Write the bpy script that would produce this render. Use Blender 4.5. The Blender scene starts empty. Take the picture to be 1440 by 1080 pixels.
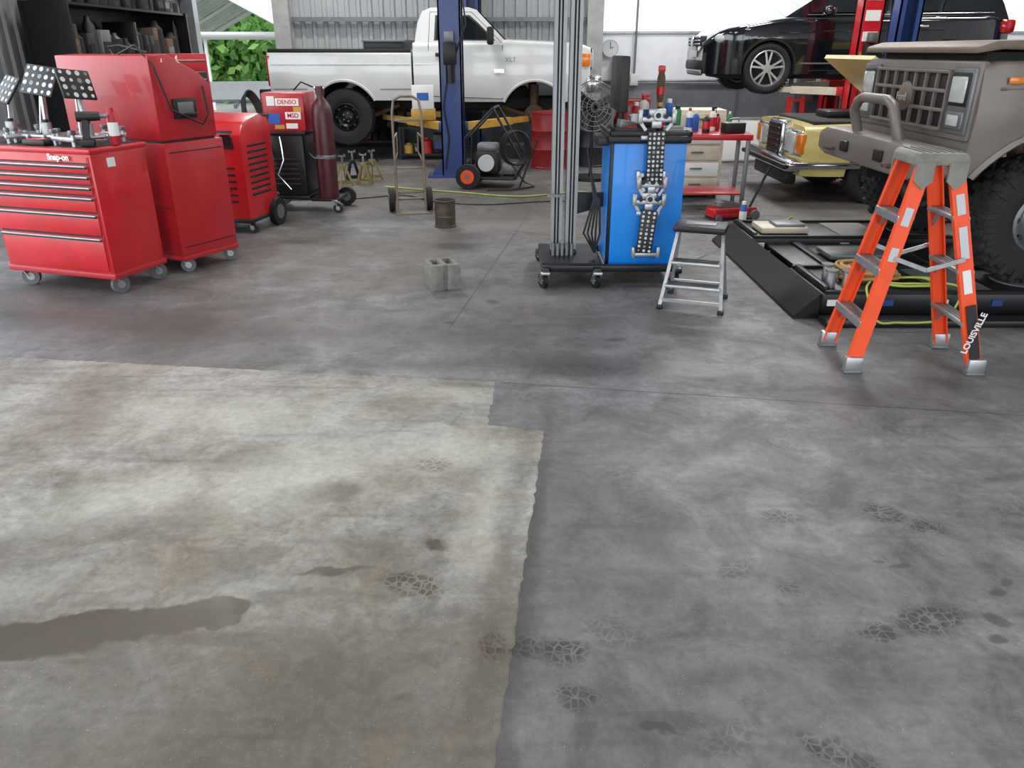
import bpy, bmesh, math, random
from math import sin, cos, pi, sqrt, radians
from mathutils import Vector, Matrix, Euler
random.seed(7)
scene = bpy.context.scene
try:
    scene.view_settings.view_transform = 'Standard'
except Exception:
    pass

# ------------------------------------------------------------------ materials
def lin(c):
    c = c/255.0
    return c/12.92 if c <= 0.04045 else ((c+0.055)/1.055)**2.4
def L(rgb): return (lin(rgb[0]), lin(rgb[1]), lin(rgb[2]), 1)

def nd(nt, typ, **kw):
    n = nt.nodes.new(typ)
    for k, v in kw.items():
        setattr(n, k, v)
    return n

def M(name, rgb, rough=.5, metal=0, var=.12, scale=7, bump=0, coat=0, dirt=0, emit=0, trans=0):
    m = bpy.data.materials.new(name); m.use_nodes = True
    nt = m.node_tree; nt.nodes.clear()
    out = nd(nt, 'ShaderNodeOutputMaterial'); b = nd(nt, 'ShaderNodeBsdfPrincipled')
    nt.links.new(b.outputs[0], out.inputs[0])
    tc = nd(nt, 'ShaderNodeTexCoord')
    n = nd(nt, 'ShaderNodeTexNoise'); n.inputs['Scale'].default_value = scale; n.inputs['Detail'].default_value = 5
    nt.links.new(tc.outputs['Object'], n.inputs['Vector'])
    mr = nd(nt, 'ShaderNodeMapRange')
    mr.inputs[1].default_value = .3; mr.inputs[2].default_value = .7
    mr.inputs[3].default_value = 1-var; mr.inputs[4].default_value = 1+var*.6
    nt.links.new(n.outputs['Fac'], mr.inputs[0])
    vm = nd(nt, 'ShaderNodeVectorMath', operation='SCALE')
    vm.inputs[0].default_value = L(rgb)[:3]
    nt.links.new(mr.outputs[0], vm.inputs['Scale'])
    colout = vm.outputs[0]
    if dirt:
        n2 = nd(nt, 'ShaderNodeTexNoise'); n2.inputs['Scale'].default_value = scale*.6; n2.inputs['Detail'].default_value = 8
        n2.inputs['Roughness'].default_value = .7
        nt.links.new(tc.outputs['Object'], n2.inputs['Vector'])
        m2 = nd(nt, 'ShaderNodeMapRange'); m2.inputs[1].default_value = .5; m2.inputs[2].default_value = .68
        m2.inputs[3].default_value = 0; m2.inputs[4].default_value = dirt
        nt.links.new(n2.outputs['Fac'], m2.inputs[0])
        mx = nd(nt, 'ShaderNodeMixRGB'); nt.links.new(m2.outputs[0], mx.inputs[0])
        nt.links.new(colout, mx.inputs[1]); mx.inputs[2].default_value = L((62, 50, 40))
        colout = mx.outputs[0]
    nt.links.new(colout, b.inputs['Base Color'])
    mr2 = nd(nt, 'ShaderNodeMapRange'); mr2.inputs[3].default_value = max(.02, rough*.85); mr2.inputs[4].default_value = min(1, rough*1.15)
    nt.links.new(n.outputs['Fac'], mr2.inputs[0]); nt.links.new(mr2.outputs[0], b.inputs['Roughness'])
    b.inputs['Metallic'].default_value = metal
    if coat: b.inputs['Coat Weight'].default_value = coat
    if bump:
        bp = nd(nt, 'ShaderNodeBump'); bp.inputs['Strength'].default_value = bump; bp.inputs['Distance'].default_value = .01
        n3 = nd(nt, 'ShaderNodeTexNoise'); n3.inputs['Scale'].default_value = scale*12
        nt.links.new(tc.outputs['Object'], n3.inputs['Vector'])
        nt.links.new(n3.outputs['Fac'], bp.inputs['Height']); nt.links.new(bp.outputs[0], b.inputs['Normal'])
    if emit:
        b.inputs['Emission Color'].default_value = L(rgb); b.inputs['Emission Strength'].default_value = emit
    if trans:
        tr = nd(nt, 'ShaderNodeBsdfTranslucent'); nt.links.new(colout, tr.inputs[0])
        ms = nd(nt, 'ShaderNodeMixShader'); ms.inputs[0].default_value = trans
        nt.links.new(b.outputs[0], ms.inputs[1]); nt.links.new(tr.outputs[0], ms.inputs[2]); nt.links.new(ms.outputs[0], out.inputs[0])
    return m

RED = M('red_paint', (190, 22, 30), .35, coat=.3, dirt=.2, var=.1)
REDD = M('red_paint_worn', (170, 24, 34), .42, coat=.2, dirt=.22, var=.1, scale=4)
REDG = M('red_drum', (140, 20, 24), .45, dirt=.4)
WHITEP = M('white_car_paint', (206, 208, 208), .25, coat=.6, var=.03, dirt=.1, scale=3)
BLACKP = M('black_car_paint', (12, 15, 21), .12, coat=1, var=.05)
CREAMP = M('cream_car_paint', (208, 190, 120), .3, coat=.5, var=.05, dirt=.15)
TAUPE = M('taupe_primer', (120, 111, 106), .42, metal=.15, var=.1, scale=4, dirt=.14)
TAUPED = M('brown_hood', (112, 96, 84), .5, var=.12, scale=4, dirt=.3)
BLK = M('black_plastic', (18, 18, 20), .5)
BLKM = M('black_steel', (24, 25, 28), .38, metal=.3, dirt=.15)
DARK = M('dark_underbody', (26, 24, 23), .8, var=.3)
RUB = M('tire_rubber', (30, 30, 31), .8, var=.25, scale=14, bump=.2)
GLASS = M('tinted_glass', (22, 27, 30), .05, var=.02, coat=.5)
CHROME = M('chrome', (200, 202, 205), .15, metal=1, var=.05)
ALU = M('aluminium', (176, 178, 180), .38, metal=.8, var=.15, scale=20)
GREYM = M('grey_steel', (120, 122, 124), .45, metal=.6, dirt=.2)
ALLOY = M('alloy_wheel', (190, 192, 196), .3, metal=.7, var=.05)
BLUEP = M('blue_lift_paint', (22, 56, 118), .4, coat=.2, dirt=.25)
BLUEC = M('bright_blue_panel', (10, 124, 214), .4, var=.04, coat=.2)
ORANGE = M('orange_fibreglass', (236, 78, 26), .45, var=.06, dirt=.08, scale=12)
YELL = M('yellow_paint', (186, 144, 60), .5, dirt=.4)
OLIVE = M('faded_yellow_paint', (134, 116, 66), .6, dirt=.6, scale=12)
LAMP = M('headlight_glass', (180, 185, 182), .1, var=.05, coat=.8)
AMBER = M('amber_lens', (220, 120, 20), .2, coat=.6)
REDL = M('red_lens', (170, 10, 15), .15, coat=.8)
WHITE = M('white_plastic', (222, 222, 220), .45, var=.04)
LGREY = M('light_grey_paint', (190, 192, 194), .5, var=.06)
WHEELG = M('caster_rubber', (90, 92, 94), .6)
CONC = M('concrete_block', (134, 132, 126), .95, var=.25, scale=25, bump=.8)
RUST = M('rusty_steel', (92, 70, 56), .8, var=.35, scale=14, bump=.3)
CANM = M('stained_tin', (84, 74, 64), .55, metal=.4, var=.4, scale=12, dirt=.6)
TAN = M('worn_grey_paint', (124, 112, 98), .5, metal=.3, dirt=.4)
MAROON = M('maroon_cylinder', (72, 24, 30), .4, dirt=.25)
CARD = M('cardboard', (160, 132, 96), .9)
BEIGE = M('beige_plastic', (200, 192, 172), .5, dirt=.15)
ROPE = M('tan_hose', (176, 138, 84), .6)
GREENH = M('yellow_green_hose', (160, 172, 76), .5)
BLUES = M('blue_label', (40, 90, 170), .5)
GREENC = M('green_label', (40, 120, 70), .5)
GALV = M('galvanised_sheet', (160, 163, 165), .45, metal=.1, var=.1, scale=2)
GALVD = M('galvanised_sheet_aged', (128, 131, 133), .5, metal=.1, var=.12, scale=2)
GREYW = M('grey_wall_paint', (118, 121, 126), .7, var=.12, scale=3, dirt=.3)
LGW = M('pale_wall_paint', (216, 219, 223), .6, var=.06, scale=3, dirt=.1)
DKW = M('wall_shade_dark_grey', (74, 76, 78), .8, var=.2, scale=3)  # left back wall's shadow put into the colour; also plain cabinet grey
TRANSL = M('translucent_panel', (232, 234, 238), .6, var=.03, trans=.45)
CEILM = M('ceiling_sheet', (200, 203, 205), .6, var=.06, scale=2)
STEELW = M('painted_beam', (160, 162, 160), .6, var=.1, dirt=.2)
LEAF = M('leaves', (74, 122, 44), .6, var=.4, scale=3, trans=.35)
LEAF2 = M('leaves_light', (112, 152, 66), .6, var=.3, scale=3, trans=.35)
BARK = M('bark', (120, 105, 88), .9, var=.3, scale=20)
GRAVEL = M('gravel', (130, 126, 118), .95, var=.2, scale=10)

# ------------------------------------------------------------------ builder
class Ob:
    def __init__(s, name, loc=(0, 0, 0), rz=0, rot=None):
        s.name = name; s.loc = loc; s.rot = rot if rot else (0, 0, radians(rz))
        s.v = []; s.f = []; s.m = []; s.mats = []; s.X = None
    def mi(s, m):
        if m not in s.mats: s.mats.append(m)
        return s.mats.index(m)
    def add(s, vs, fs, m, X=None):
        o = len(s.v)
        for v in vs:
            v = Vector(v)
            if X is not None: v = X @ v
            if s.X is not None: v = s.X @ v
            s.v.append(v)
        k = s.mi(m) if not isinstance(m, list) else None
        for i, f in enumerate(fs):
            s.f.append([o+j for j in f]); s.m.append(k if k is not None else s.mi(m[i]))
    def box(s, c, sz, m, bev=0, rot=None):
        X = Matrix.Translation(Vector(c))
        if rot: X = X @ Euler([radians(a) for a in rot]).to_matrix().to_4x4()
        if bev <= 0:
            a, b, d = sz[0]/2, sz[1]/2, sz[2]/2
            vs = [(x, y, z) for x in (-a, a) for y in (-b, b) for z in (-d, d)]
            fs = [(0, 1, 3, 2), (4, 6, 7, 5), (0, 4, 5, 1), (2, 3, 7, 6), (0, 2, 6, 4), (1, 5, 7, 3)]
            s.add(vs, fs, m, X); return
        bm = bmesh.new(); bmesh.ops.create_cube(bm, size=1)
        for v in bm.verts: v.co = Vector((v.co.x*sz[0], v.co.y*sz[1], v.co.z*sz[2]))
        bmesh.ops.bevel(bm, geom=bm.edges[:], offset=min(bev, min(sz)*.49), segments=2, profile=.5, affect='EDGES')
        bm.verts.index_update()
        s.add([v.co.copy() for v in bm.verts], [[v.index for v in f.verts] for f in bm.faces], m, X); bm.free()
    def bx(s, x0, x1, y0, y1, z0, z1, m, bev=0):
        s.box(((x0+x1)/2, (y0+y1)/2, (z0+z1)/2), (abs(x1-x0), abs(y1-y0), abs(z1-z0)), m, bev)
    def beam(s, p0, p1, a, b, m, up=(0, 1, 0), bev=0):
        p0, p1 = Vector(p0), Vector(p1); d = (p1-p0); ln = d.length; d.normalize()
        u = Vector(up); x = u.cross(d)
        if x.length < 1e-5: x = Vector((1, 0, 0)).cross(d)
        x.normalize(); y = d.cross(x)
        R = Matrix((x, y, d)).transposed().to_4x4()
        X = Matrix.Translation((p0+p1)/2) @ R
        old = s.X; s.X = (old @ X) if old is not None else X
        s.box((0, 0, 0), (a, b, ln), m, bev); s.X = old
    def frame(s, d):
        d = Vector(d).normalized(); u = Vector((0, 0, 1)) if abs(d.z) < .9 else Vector((1, 0, 0))
        x = u.cross(d).normalized(); return x, d.cross(x)
    def cyl(s, p0, p1, r, m, r2=None, n=20):
        p0, p1 = Vector(p0), Vector(p1); r2 = r if r2 is None else r2
        x, y = s.frame(p1-p0); vs = []
        for i in range(n):
            a = 2*pi*i/n; o = x*cos(a)+y*sin(a); vs += [p0+o*r, p1+o*r2]
        fs = [(2*i, 2*((i+1) % n), 2*((i+1) % n)+1, 2*i+1) for i in range(n)]
        fs += [[2*i for i in range(n)][::-1], [2*i+1 for i in range(n)]]
        s.add(vs, fs, m)
    def tube(s, pts, r, m, n=8, closed=False):
        pts = [Vector(p) for p in pts]; N = len(pts); vs = []; px = None
        for i, p in enumerate(pts):
            a = pts[(i-1) % N] if (closed or i > 0) else p
            b = pts[(i+1) % N] if (closed or i < N-1) else p
            d = (b-a).normalized()
            if px is None: x, y = s.frame(d)
            else:
                x = px - d*px.dot(d)
                if x.length < 1e-6: x, _ = s.frame(d)
                x.normalize(); y = d.cross(x)
            px = x
            for k in range(n):
                t = 2*pi*k/n; vs.append(p+(x*cos(t)+y*sin(t))*r)
        fs = []
        for i in range(N if closed else N-1):
            j = (i+1) % N
            for k in range(n):
                l = (k+1) % n; fs.append((i*n+k, i*n+l, j*n+l, j*n+k))
        if not closed: fs += [list(range(n))[::-1], [(N-1)*n+k for k in range(n)]]
        s.add(vs, fs, m)
    def lathe(s, prof, c, m, axis=(0, 0, 1), n=32, closed=False):
        c = Vector(c); ax = Vector(axis).normalized(); x, y = s.frame(ax); vs = []; K = len(prof)
        for i in range(n):
            a = 2*pi*i/n; o = x*cos(a)+y*sin(a)
            for r, h in prof: vs.append(c+o*r+ax*h)
        fs = []
        for i in range(n):
            j = (i+1) % n
            for k in range(K if closed else K-1):
                l = (k+1) % K; fs.append((i*K+k, j*K+k, j*K+l, i*K+l))
        if not closed:
            if prof[0][0] > 1e-4: fs.append([i*K for i in range(n)][::-1])
            if prof[-1][0] > 1e-4: fs.append([i*K+K-1 for i in range(n)])
        s.add(vs, fs, m)
    def prism(s, poly, axis, a0, a1, m, wf=None, bev=0):
        def P(p, a):
            if axis == 'y': return (p[0], a, p[1])
            if axis == 'x': return (a, p[0], p[1])
            return (p[0], p[1], a)
        n = len(poly)
        if bev:
            bm = bmesh.new()
            A = [bm.verts.new(P(p, a0)) for p in poly]; B = [bm.verts.new(P(p, a1)) for p in poly]
            bm.faces.new(A); bm.faces.new(B[::-1])
            for i in range(n): bm.faces.new((A[i], B[i], B[(i+1) % n], A[(i+1) % n]))
            bmesh.ops.recalc_face_normals(bm, faces=bm.faces[:])
            bmesh.ops.bevel(bm, geom=bm.edges[:], offset=bev, segments=2, profile=.5, affect='EDGES', clamp_overlap=True)
            bm.verts.index_update()
            s.add([v.co.copy() for v in bm.verts], [[v.index for v in f.verts] for f in bm.faces], m); bm.free(); return
        vs = [P(p, a0) for p in poly]+[P(p, a1) for p in poly]
        fs = [list(range(n))[::-1], [n+i for i in range(n)]]+[(i, (i+1) % n, n+(i+1) % n, n+i) for i in range(n)]
        s.add(vs, fs, m)
    def tprism(s, poly, w, m):
        n = len(poly)
        vs = [(p[0], -w(*p), p[1]) for p in poly]+[(p[0], w(*p), p[1]) for p in poly]
        fs = [list(range(n))[::-1], [n+i for i in range(n)]]+[(i, (i+1) % n, n+(i+1) % n, n+i) for i in range(n)]
        s.add(vs, fs, m)
    def panel(s, poly, w, m, off=.004, th=.02, sides=(1, -1)):
        n = len(poly)
        for q in sides:
            vs = [(p[0], q*(w(*p)+off), p[1]) for p in poly]+[(p[0], q*(w(*p)+off-th), p[1]) for p in poly]
            fs = [list(range(n)), [n+i for i in range(n)][::-1]]+[(i, (i+1) % n, n+(i+1) % n, n+i) for i in range(n)]
            s.add(vs, fs, m)
    def line(s, pts, w, m=None, r=.005, sides=(1, -1)):
        m = m or BLK
        for q in sides: s.tube([(x, q*(w(x, z)+.0), z) for x, z in pts], r, m, 5)
    def sph(s, c, r, m, sc=(1, 1, 1), n=16):
        vs = []; fs = []; R = n//2
        for i in range(R+1):
            a = pi*i/R
            for j in range(n):
                b = 2*pi*j/n; vs.append((c[0]+r*sc[0]*sin(a)*cos(b), c[1]+r*sc[1]*sin(a)*sin(b), c[2]+r*sc[2]*cos(a)))
        for i in range(R):
            for j in range(n):
                fs.append((i*n+j, (i+1)*n+j, (i+1)*n+(j+1) % n, i*n+(j+1) % n))
        s.add(vs, fs, m)
    def loft(s, xs, zb, zt, w, m, mb, rr=.06, rows=9, crown=.03):
        rings = []
        for x in xs:
            b, t = zb(x), zt(x); b = min(b, t-.03); r = min(rr, (t-b)*.4); h = []
            h.append((0, b)); h.append((max(.05, w(x, b)-.03), b))
            for k in range(rows+1):
                z = b+(t-r-b)*k/rows; h.append((w(x, z), z))
            for k in range(1, 5):
                a = pi/2*k/4; h.append((w(x, t-r)-r*(1-cos(a)), t-r+r*sin(a)))
            h.append((w(x, t-r)*.5, t+crown*.75)); h.append((0, t+crown))
            ring = [(x, y, z) for y, z in h]+[(x, -y, z) for y, z in h[-2:0:-1]]
            rings.append(ring)
        K = len(rings[0]); vs = [p for r in rings for p in r]; fs = []; ms = []
        for i in range(len(rings)-1):
            for k in range(K):
                l = (k+1) % K; fs.append((i*K+k, i*K+l, (i+1)*K+l, (i+1)*K+k))
                ms.append(mb if k in (0, 1, K-1, K-2) else m)
        fs += [list(range(K))[::-1], [(len(rings)-1)*K+k for k in range(K)]]; ms += [m, m]
        s.add(vs, fs, ms)
    def done(s, angle=38):
        me = bpy.data.meshes.new(s.name)
        me.from_pydata([tuple(v) for v in s.v], [], s.f)
        for m in s.mats: me.materials.append(m)
        for p, k in zip(me.polygons, s.m): p.material_index = k
        bm = bmesh.new(); bm.from_mesh(me)
        bmesh.ops.recalc_face_normals(bm, faces=bm.faces[:])
        ca = radians(angle)
        for f in bm.faces: f.smooth = True
        for e in bm.edges:
            if len(e.link_faces) == 2:
                if e.calc_face_angle(0) > ca: e.smooth = False
            else: e.smooth = False
        bm.to_mesh(me); bm.free()
        o = bpy.data.objects.new(s.name, me); scene.collection.objects.link(o)
        o.location = s.loc; o.rotation_euler = s.rot
        return o

def text(parent, body, loc, rot, size, mat, name='label_text', bold=0.0, align='CENTER'):
    cu = bpy.data.curves.new(name, 'FONT'); cu.body = body; cu.size = size; cu.extrude = .001; cu.offset = bold
    cu.align_x = align; cu.align_y = 'CENTER'
    o = bpy.data.objects.new(name, cu); scene.collection.objects.link(o); cu.materials.append(mat)
    o.parent = parent; o.location = loc; o.rotation_euler = [radians(a) for a in rot]
    return o

def wheel(o, c, R, w, rin, rimmat, style='steel', side=-1, knob=False):
    cx, cy, cz = c; h = w/2; ax = (0, 1, 0)
    prof = [(rin, -h*.75), (rin+.02, -h*.9), ((rin+R)/2, -h), (R*.95, -h*.92), (R*.985, -h*.8), (R, -h*.55), (R, h*.55), (R*.985, h*.8), (R*.95, h*.92), ((rin+R)/2, h), (rin+.02, h*.9), (rin, h*.75)]
    o.lathe(prof, c, RUB, ax, 40, closed=True)
    if knob:
        for i in range(26):
            a = 2*pi*i/26
            for yy in (-.62, -.2, .22, .64):
                aa = a+(.06 if yy in (-.2, .64) else 0)
                p = (cx+(R+.004)*cos(aa), cy+yy*h, cz+(R+.004)*sin(aa))
                o.box(p, (.035, h*.36, .05), RUB, 0, (0, -math.degrees(aa), 0))
            for q in (-1, 1):
                p = (cx+R*.93*cos(a), cy+q*h*.93, cz+R*.93*sin(a))
                o.box(p, (.08, .03, .035), RUB, 0, (0, -math.degrees(a), 0))
    else:
        for i in range(48):
            a = 2*pi*i/48
            o.box((cx+R*cos(a), cy, cz+R*sin(a)), (.012, w*.8, .02), RUB, 0, (0, -math.degrees(a), 12))
    q = side
    o.lathe([(rin+.012, q*h*.78), (rin-.01, q*h*.85), (rin-.02, q*h*.6), (rin-.03, -q*h*.6), (rin+.012, -q*h*.78)], c, rimmat, ax, 36, closed=True)
    if style == 'steel':
        o.lathe([(rin-.02, q*h*.2), (rin-.025, q*h*.3), (rin*.7, q*h*.45), (rin*.5, q*h*.2), (rin*.35, q*h*.35), (.0, q*h*.4)], c, rimmat, ax, 32)
        for i in range(8):
            a = 2*pi*i/8; p = Vector((cx+rin*.78*cos(a), cy+q*h*.4, cz+rin*.78*sin(a)))
            o.cyl(p-Vector((0, .02, 0)), p+Vector((0, .02, 0)), rin*.09, BLK, n=10)
        for i in range(5):
            a = 2*pi*i/5; p = Vector((cx+rin*.3*cos(a), cy+q*h*.4, cz+rin*.3*sin(a)))
            o.cyl(p-Vector((0, .02, 0)), p+Vector((0, .02, 0)), .012, GREYM, n=6)
    else:
        o.cyl((cx, cy-q*.01, cz), (cx, cy+q*h*.1, cz), rin-.02, DARK, n=30)
        o.cyl((cx, cy+q*h*.2, cz), (cx, cy+q*h*.72, cz), rin*.25, rimmat, n=20)
        for i in range(5):
            a0 = 2*pi*i/5+pi/2
            for d in (-.2, .2):
                a = a0+d
                o.beam((cx+rin*.15*cos(a0+d*.5), cy+q*h*.66, cz+rin*.15*sin(a0+d*.5)), (cx+rin*.97*cos(a), cy+q*h*.6, cz+rin*.97*sin(a)), .028, .028, rimmat, (0, 1, 0))

def caster(o, x, y, ztop, R=.06, m=WHEELG, ang=0):
    d = Vector((cos(ang), sin(ang), 0)); n = Vector((-sin(ang), cos(ang), 0)); c = Vector((x, y, R))+d*R*.5
    o.cyl(c-n*R*.28, c+n*R*.28, R, m, n=24); o.cyl(c-n*R*.32, c+n*R*.32, R*.45, ALU, n=16)
    for q in (-1, 1):
        o.beam(c+n*q*R*.42, Vector((x, y, ztop-.02))+n*q*R*.4, .006, R*.7, ALU, n)
    o.box((x, y, ztop-.012), (R*1.2, R*1.2, .02), ALU, .004)

def arcs(base, arches):
    A = [(cx, cz, R, sqrt(max(0, R*R-(base-cz)**2))) for cx, cz, R in arches]
    def zb(x):
        for cx, cz, R, dx in A:
            if abs(x-cx) < dx: return cz+sqrt(max(0, R*R-(x-cx)**2))
        return base
    ex = []
    for cx, cz, R, dx in A:
        ex += [cx-dx-.002, cx+dx+.002]+[cx-dx*cos(pi*i/18)*.999 for i in range(19)]
    return zb, ex
def stations(x0, x1, n, extra):
    s = sorted([x0+(x1-x0)*i/n for i in range(n+1)]+[e for e in extra if x0 < e < x1]); r = [s[0]]
    for v in s[1:]:
        if v-r[-1] > 1e-4: r.append(v)
    return r
def archtrim(o, cx, cz, R, base, w, m, r=.018):
    a0 = math.asin(max(-1, min(1, (base-cz)/R)))
    pts = [(cx+R*cos(a), cz+R*sin(a)) for a in [a0+(pi-2*a0)*i/20 for i in range(21)]]
    o.line(pts, w, m, r)

# ------------------------------------------------------------------ camera
cam = bpy.data.cameras.new('camera'); co = bpy.data.objects.new('camera', cam); scene.collection.objects.link(co)
cam.sensor_width = 36; cam.lens = 27.05; co.location = (0, 0, 1.6); co.rotation_euler = (radians(66.5), 0, 0)
cam.clip_start = .05; cam.clip_end = 300; scene.camera = co

# ------------------------------------------------------------------ floor
def floor_mat(name, patch):
    m = bpy.data.materials.new(name); m.use_nodes = True; nt = m.node_tree; nt.nodes.clear(); lk = nt.links.new
    out = nd(nt, 'ShaderNodeOutputMaterial'); b = nd(nt, 'ShaderNodeBsdfPrincipled'); lk(b.outputs[0], out.inputs[0])
    g = nd(nt, 'ShaderNodeNewGeometry'); pos = g.outputs['Position']
    def noise(scale, detail=6, rough=.6, dist=0):
        n = nd(nt, 'ShaderNodeTexNoise'); n.inputs['Scale'].default_value = scale; n.inputs['Detail'].default_value = detail
        n.inputs['Roughness'].default_value = rough; n.inputs['Distortion'].default_value = dist
        lk(pos, n.inputs['Vector']); return n
    def mr(sock, a, b_, c, d):
        r = nd(nt, 'ShaderNodeMapRange'); r.inputs[1].default_value = a; r.inputs[2].default_value = b_
        r.inputs[3].default_value = c; r.inputs[4].default_value = d; lk(sock, r.inputs[0]); return r.outputs[0]
    def mix(f, a, b_, typ='MIX'):
        x = nd(nt, 'ShaderNodeMixRGB', blend_type=typ)
        for s_, v in ((x.inputs[0], f), (x.inputs[1], a), (x.inputs[2], b_)):
            if isinstance(v, (tuple, float, int)): s_.default_value = v
            else: lk(v, s_)
        return x.outputs[0]
    def math_(op, a, b_=None):
        x = nd(nt, 'ShaderNodeMath', operation=op)
        for i, v in enumerate((a, b_)):
            if v is None: continue
            if isinstance(v, (int, float)): x.inputs[i].default_value = v
            else: lk(v, x.inputs[i])
        return x.outputs[0]
    big = noise(.6, 5, .55, .3).outputs['Fac']; mid = noise(3.2, 9, .68, .5).outputs['Fac']; fine = noise(30, 7, .72).outputs['Fac']; spk = noise(150, 2, .5).outputs['Fac']
    med = noise(9, 6, .7, .6).outputs['Fac']
    if patch:
        col = mix(mr(mid, .38, .6, 0, 1), L((124, 119, 108)), L((172, 170, 162)))
        col = mix(mr(big, .42, .6, 0, .6), col, L((190, 189, 183)))
        sep = nd(nt, 'ShaderNodeSeparateXYZ'); lk(pos, sep.inputs[0])
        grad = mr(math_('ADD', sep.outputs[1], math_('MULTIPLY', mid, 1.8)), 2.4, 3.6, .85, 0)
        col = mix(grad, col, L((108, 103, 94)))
        yel = mr(noise(1.5, 5, .65, .6).outputs['Fac'], .5, .66, 0, .5); col = mix(yel, col, L((132, 112, 80)))
        col = mix(mr(med, .5, .66, 0, .5), col, L((100, 95, 86)))
        col = mix(mr(noise(5, 8, .75, 1.2).outputs['Fac'], .55, .68, 0, .45), col, L((86, 80, 70)))
    else:
        col = mix(mr(mid, .38, .62, 0, 1), L((90, 90, 92)), L((134, 134, 136)))
        col = mix(mr(big, .42, .62, 0, .5), col, L((90, 88, 86)))
        sep = nd(nt, 'ShaderNodeSeparateXYZ'); lk(pos, sep.inputs[0])
        far = mr(sep.outputs[1], 3.6, 5.2, 0, .6)
        brn = math_('MULTIPLY', far, mr(noise(.9, 6, .6, .8).outputs['Fac'], .38, .6, 0, 1))
        col = mix(brn, col, L((92, 80, 70)))
        col = mix(mr(med, .52, .68, 0, .45), col, L((72, 71, 70)))
        col = mix(mr(noise(4, 8, .75, 1.2).outputs['Fac'], .55, .68, 0, .4), col, L((62, 61, 60)))
    col = mix(mr(fine, .3, .72, .42, 0), col, L((58, 56, 54)))
    col = mix(mr(spk, .68, .76, 0, .4), col, L((200, 198, 192)))
    for rot_, st, th in ((.5, .35, .55), (-.9, .25, .57)):
        mp = nd(nt, 'ShaderNodeMapping'); mp.inputs['Rotation'].default_value = (0, 0, rot_); mp.inputs['Scale'].default_value = (1.2, 10, 1); lk(pos, mp.inputs['Vector'])
        sn = nd(nt, 'ShaderNodeTexNoise'); sn.inputs['Scale'].default_value = 1.3; sn.inputs['Detail'].default_value = 5; lk(mp.outputs[0], sn.inputs['Vector'])
        col = mix(mr(sn.outputs['Fac'], th, th+.14, 0, st), col, L((70, 67, 62)))
    wn = nd(nt, 'ShaderNodeTexNoise'); wn.inputs['Scale'].default_value = 12; wn.inputs['Detail'].default_value = 6; lk(pos, wn.inputs['Vector'])
    w1 = nd(nt, 'ShaderNodeVectorMath', operation='SUBTRACT'); lk(wn.outputs['Color'], w1.inputs[0]); w1.inputs[1].default_value = (.5, .5, .5)
    w2 = nd(nt, 'ShaderNodeVectorMath', operation='MULTIPLY'); lk(w1.outputs[0], w2.inputs[0]); w2.inputs[1].default_value = (.09, .09, 0)
    w3 = nd(nt, 'ShaderNodeVectorMath', operation='ADD'); lk(pos, w3.inputs[0]); lk(w2.outputs[0], w3.inputs[1]); wp = w3.outputs[0]
    v2 = nd(nt, 'ShaderNodeVectorMath', operation='MULTIPLY'); lk(w1.outputs[0], v2.inputs[0]); v2.inputs[1].default_value = (.02, .02, 0)
    v3 = nd(nt, 'ShaderNodeVectorMath', operation='ADD'); lk(pos, v3.inputs[0]); lk(v2.outputs[0], v3.inputs[1])
    vo = nd(nt, 'ShaderNodeTexVoronoi', feature='DISTANCE_TO_EDGE'); vo.inputs['Scale'].default_value = 36; lk(v3.outputs[0], vo.inputs['Vector'])
    lug = mr(vo.outputs['Distance'], .03, .13, .1, 1)
    lug = math_('MULTIPLY', lug, mr(fine, .32, .6, .4, 1))
    def ell(cx, cy, ax, ay, rot, st, soft=.35):
        mp = nd(nt, 'ShaderNodeMapping', vector_type='TEXTURE')
        mp.inputs['Location'].default_value = (cx, cy, 0); mp.inputs['Rotation'].default_value = (0, 0, radians(rot)); mp.inputs['Scale'].default_value = (ax, ay, 1000)
        lk(wp, mp.inputs['Vector'])
        ln = nd(nt, 'ShaderNodeVectorMath', operation='LENGTH'); lk(mp.outputs[0], ln.inputs[0])
        return mr(ln.outputs['Value'], 1-soft, 1+soft*.3, st, 0)
    def total(lst):
        acc = None
        for e in lst:
            o_ = ell(*e); acc = o_ if acc is None else math_('MAXIMUM', acc, o_)
        return acc
    if patch:
        prints = [(-.323, 2.03, .12, .06, -22, .9), (-.276, 2.26, .06, .04, -20, .6), (-.33, 2.82, .09, .06, 10, .55), (-.05, 1.75, .055, .055, 0, .9)]
        oils = [(-1.2, 1.845, .40, .075, 8, .95, .12), (-1.5, 1.77, .34, .085, 2, .95, .15), (-.92, 1.90, .11, .075, 8, .92, .1), (-.68, 2.6, .1, .07, 20, .5, .4), (-.6, 2.1, .12, .02, 12, .65), (-.27, 2.25, .05, .035, 0, .75, .5),
                (-2.1, 3.5, .2, .55, 20, .4, .7), (-.02, 2.2, .06, 1.1, -5.9, .5, .9), (-.5, 1.6, .5, .25, 20, .3, .9), (-.75, 1.35, .4, .15, -10, .3, .9), (-1.6, 2.3, .3, .15, 40, .25, .9), (-.4, 3.3, .25, .1, 5, .25, .9)]
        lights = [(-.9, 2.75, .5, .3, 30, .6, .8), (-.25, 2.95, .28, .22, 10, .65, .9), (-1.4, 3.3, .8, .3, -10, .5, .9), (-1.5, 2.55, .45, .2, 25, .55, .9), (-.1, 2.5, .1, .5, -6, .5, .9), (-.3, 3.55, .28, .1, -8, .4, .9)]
        ocol = L((60, 49, 30))
    else:
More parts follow.
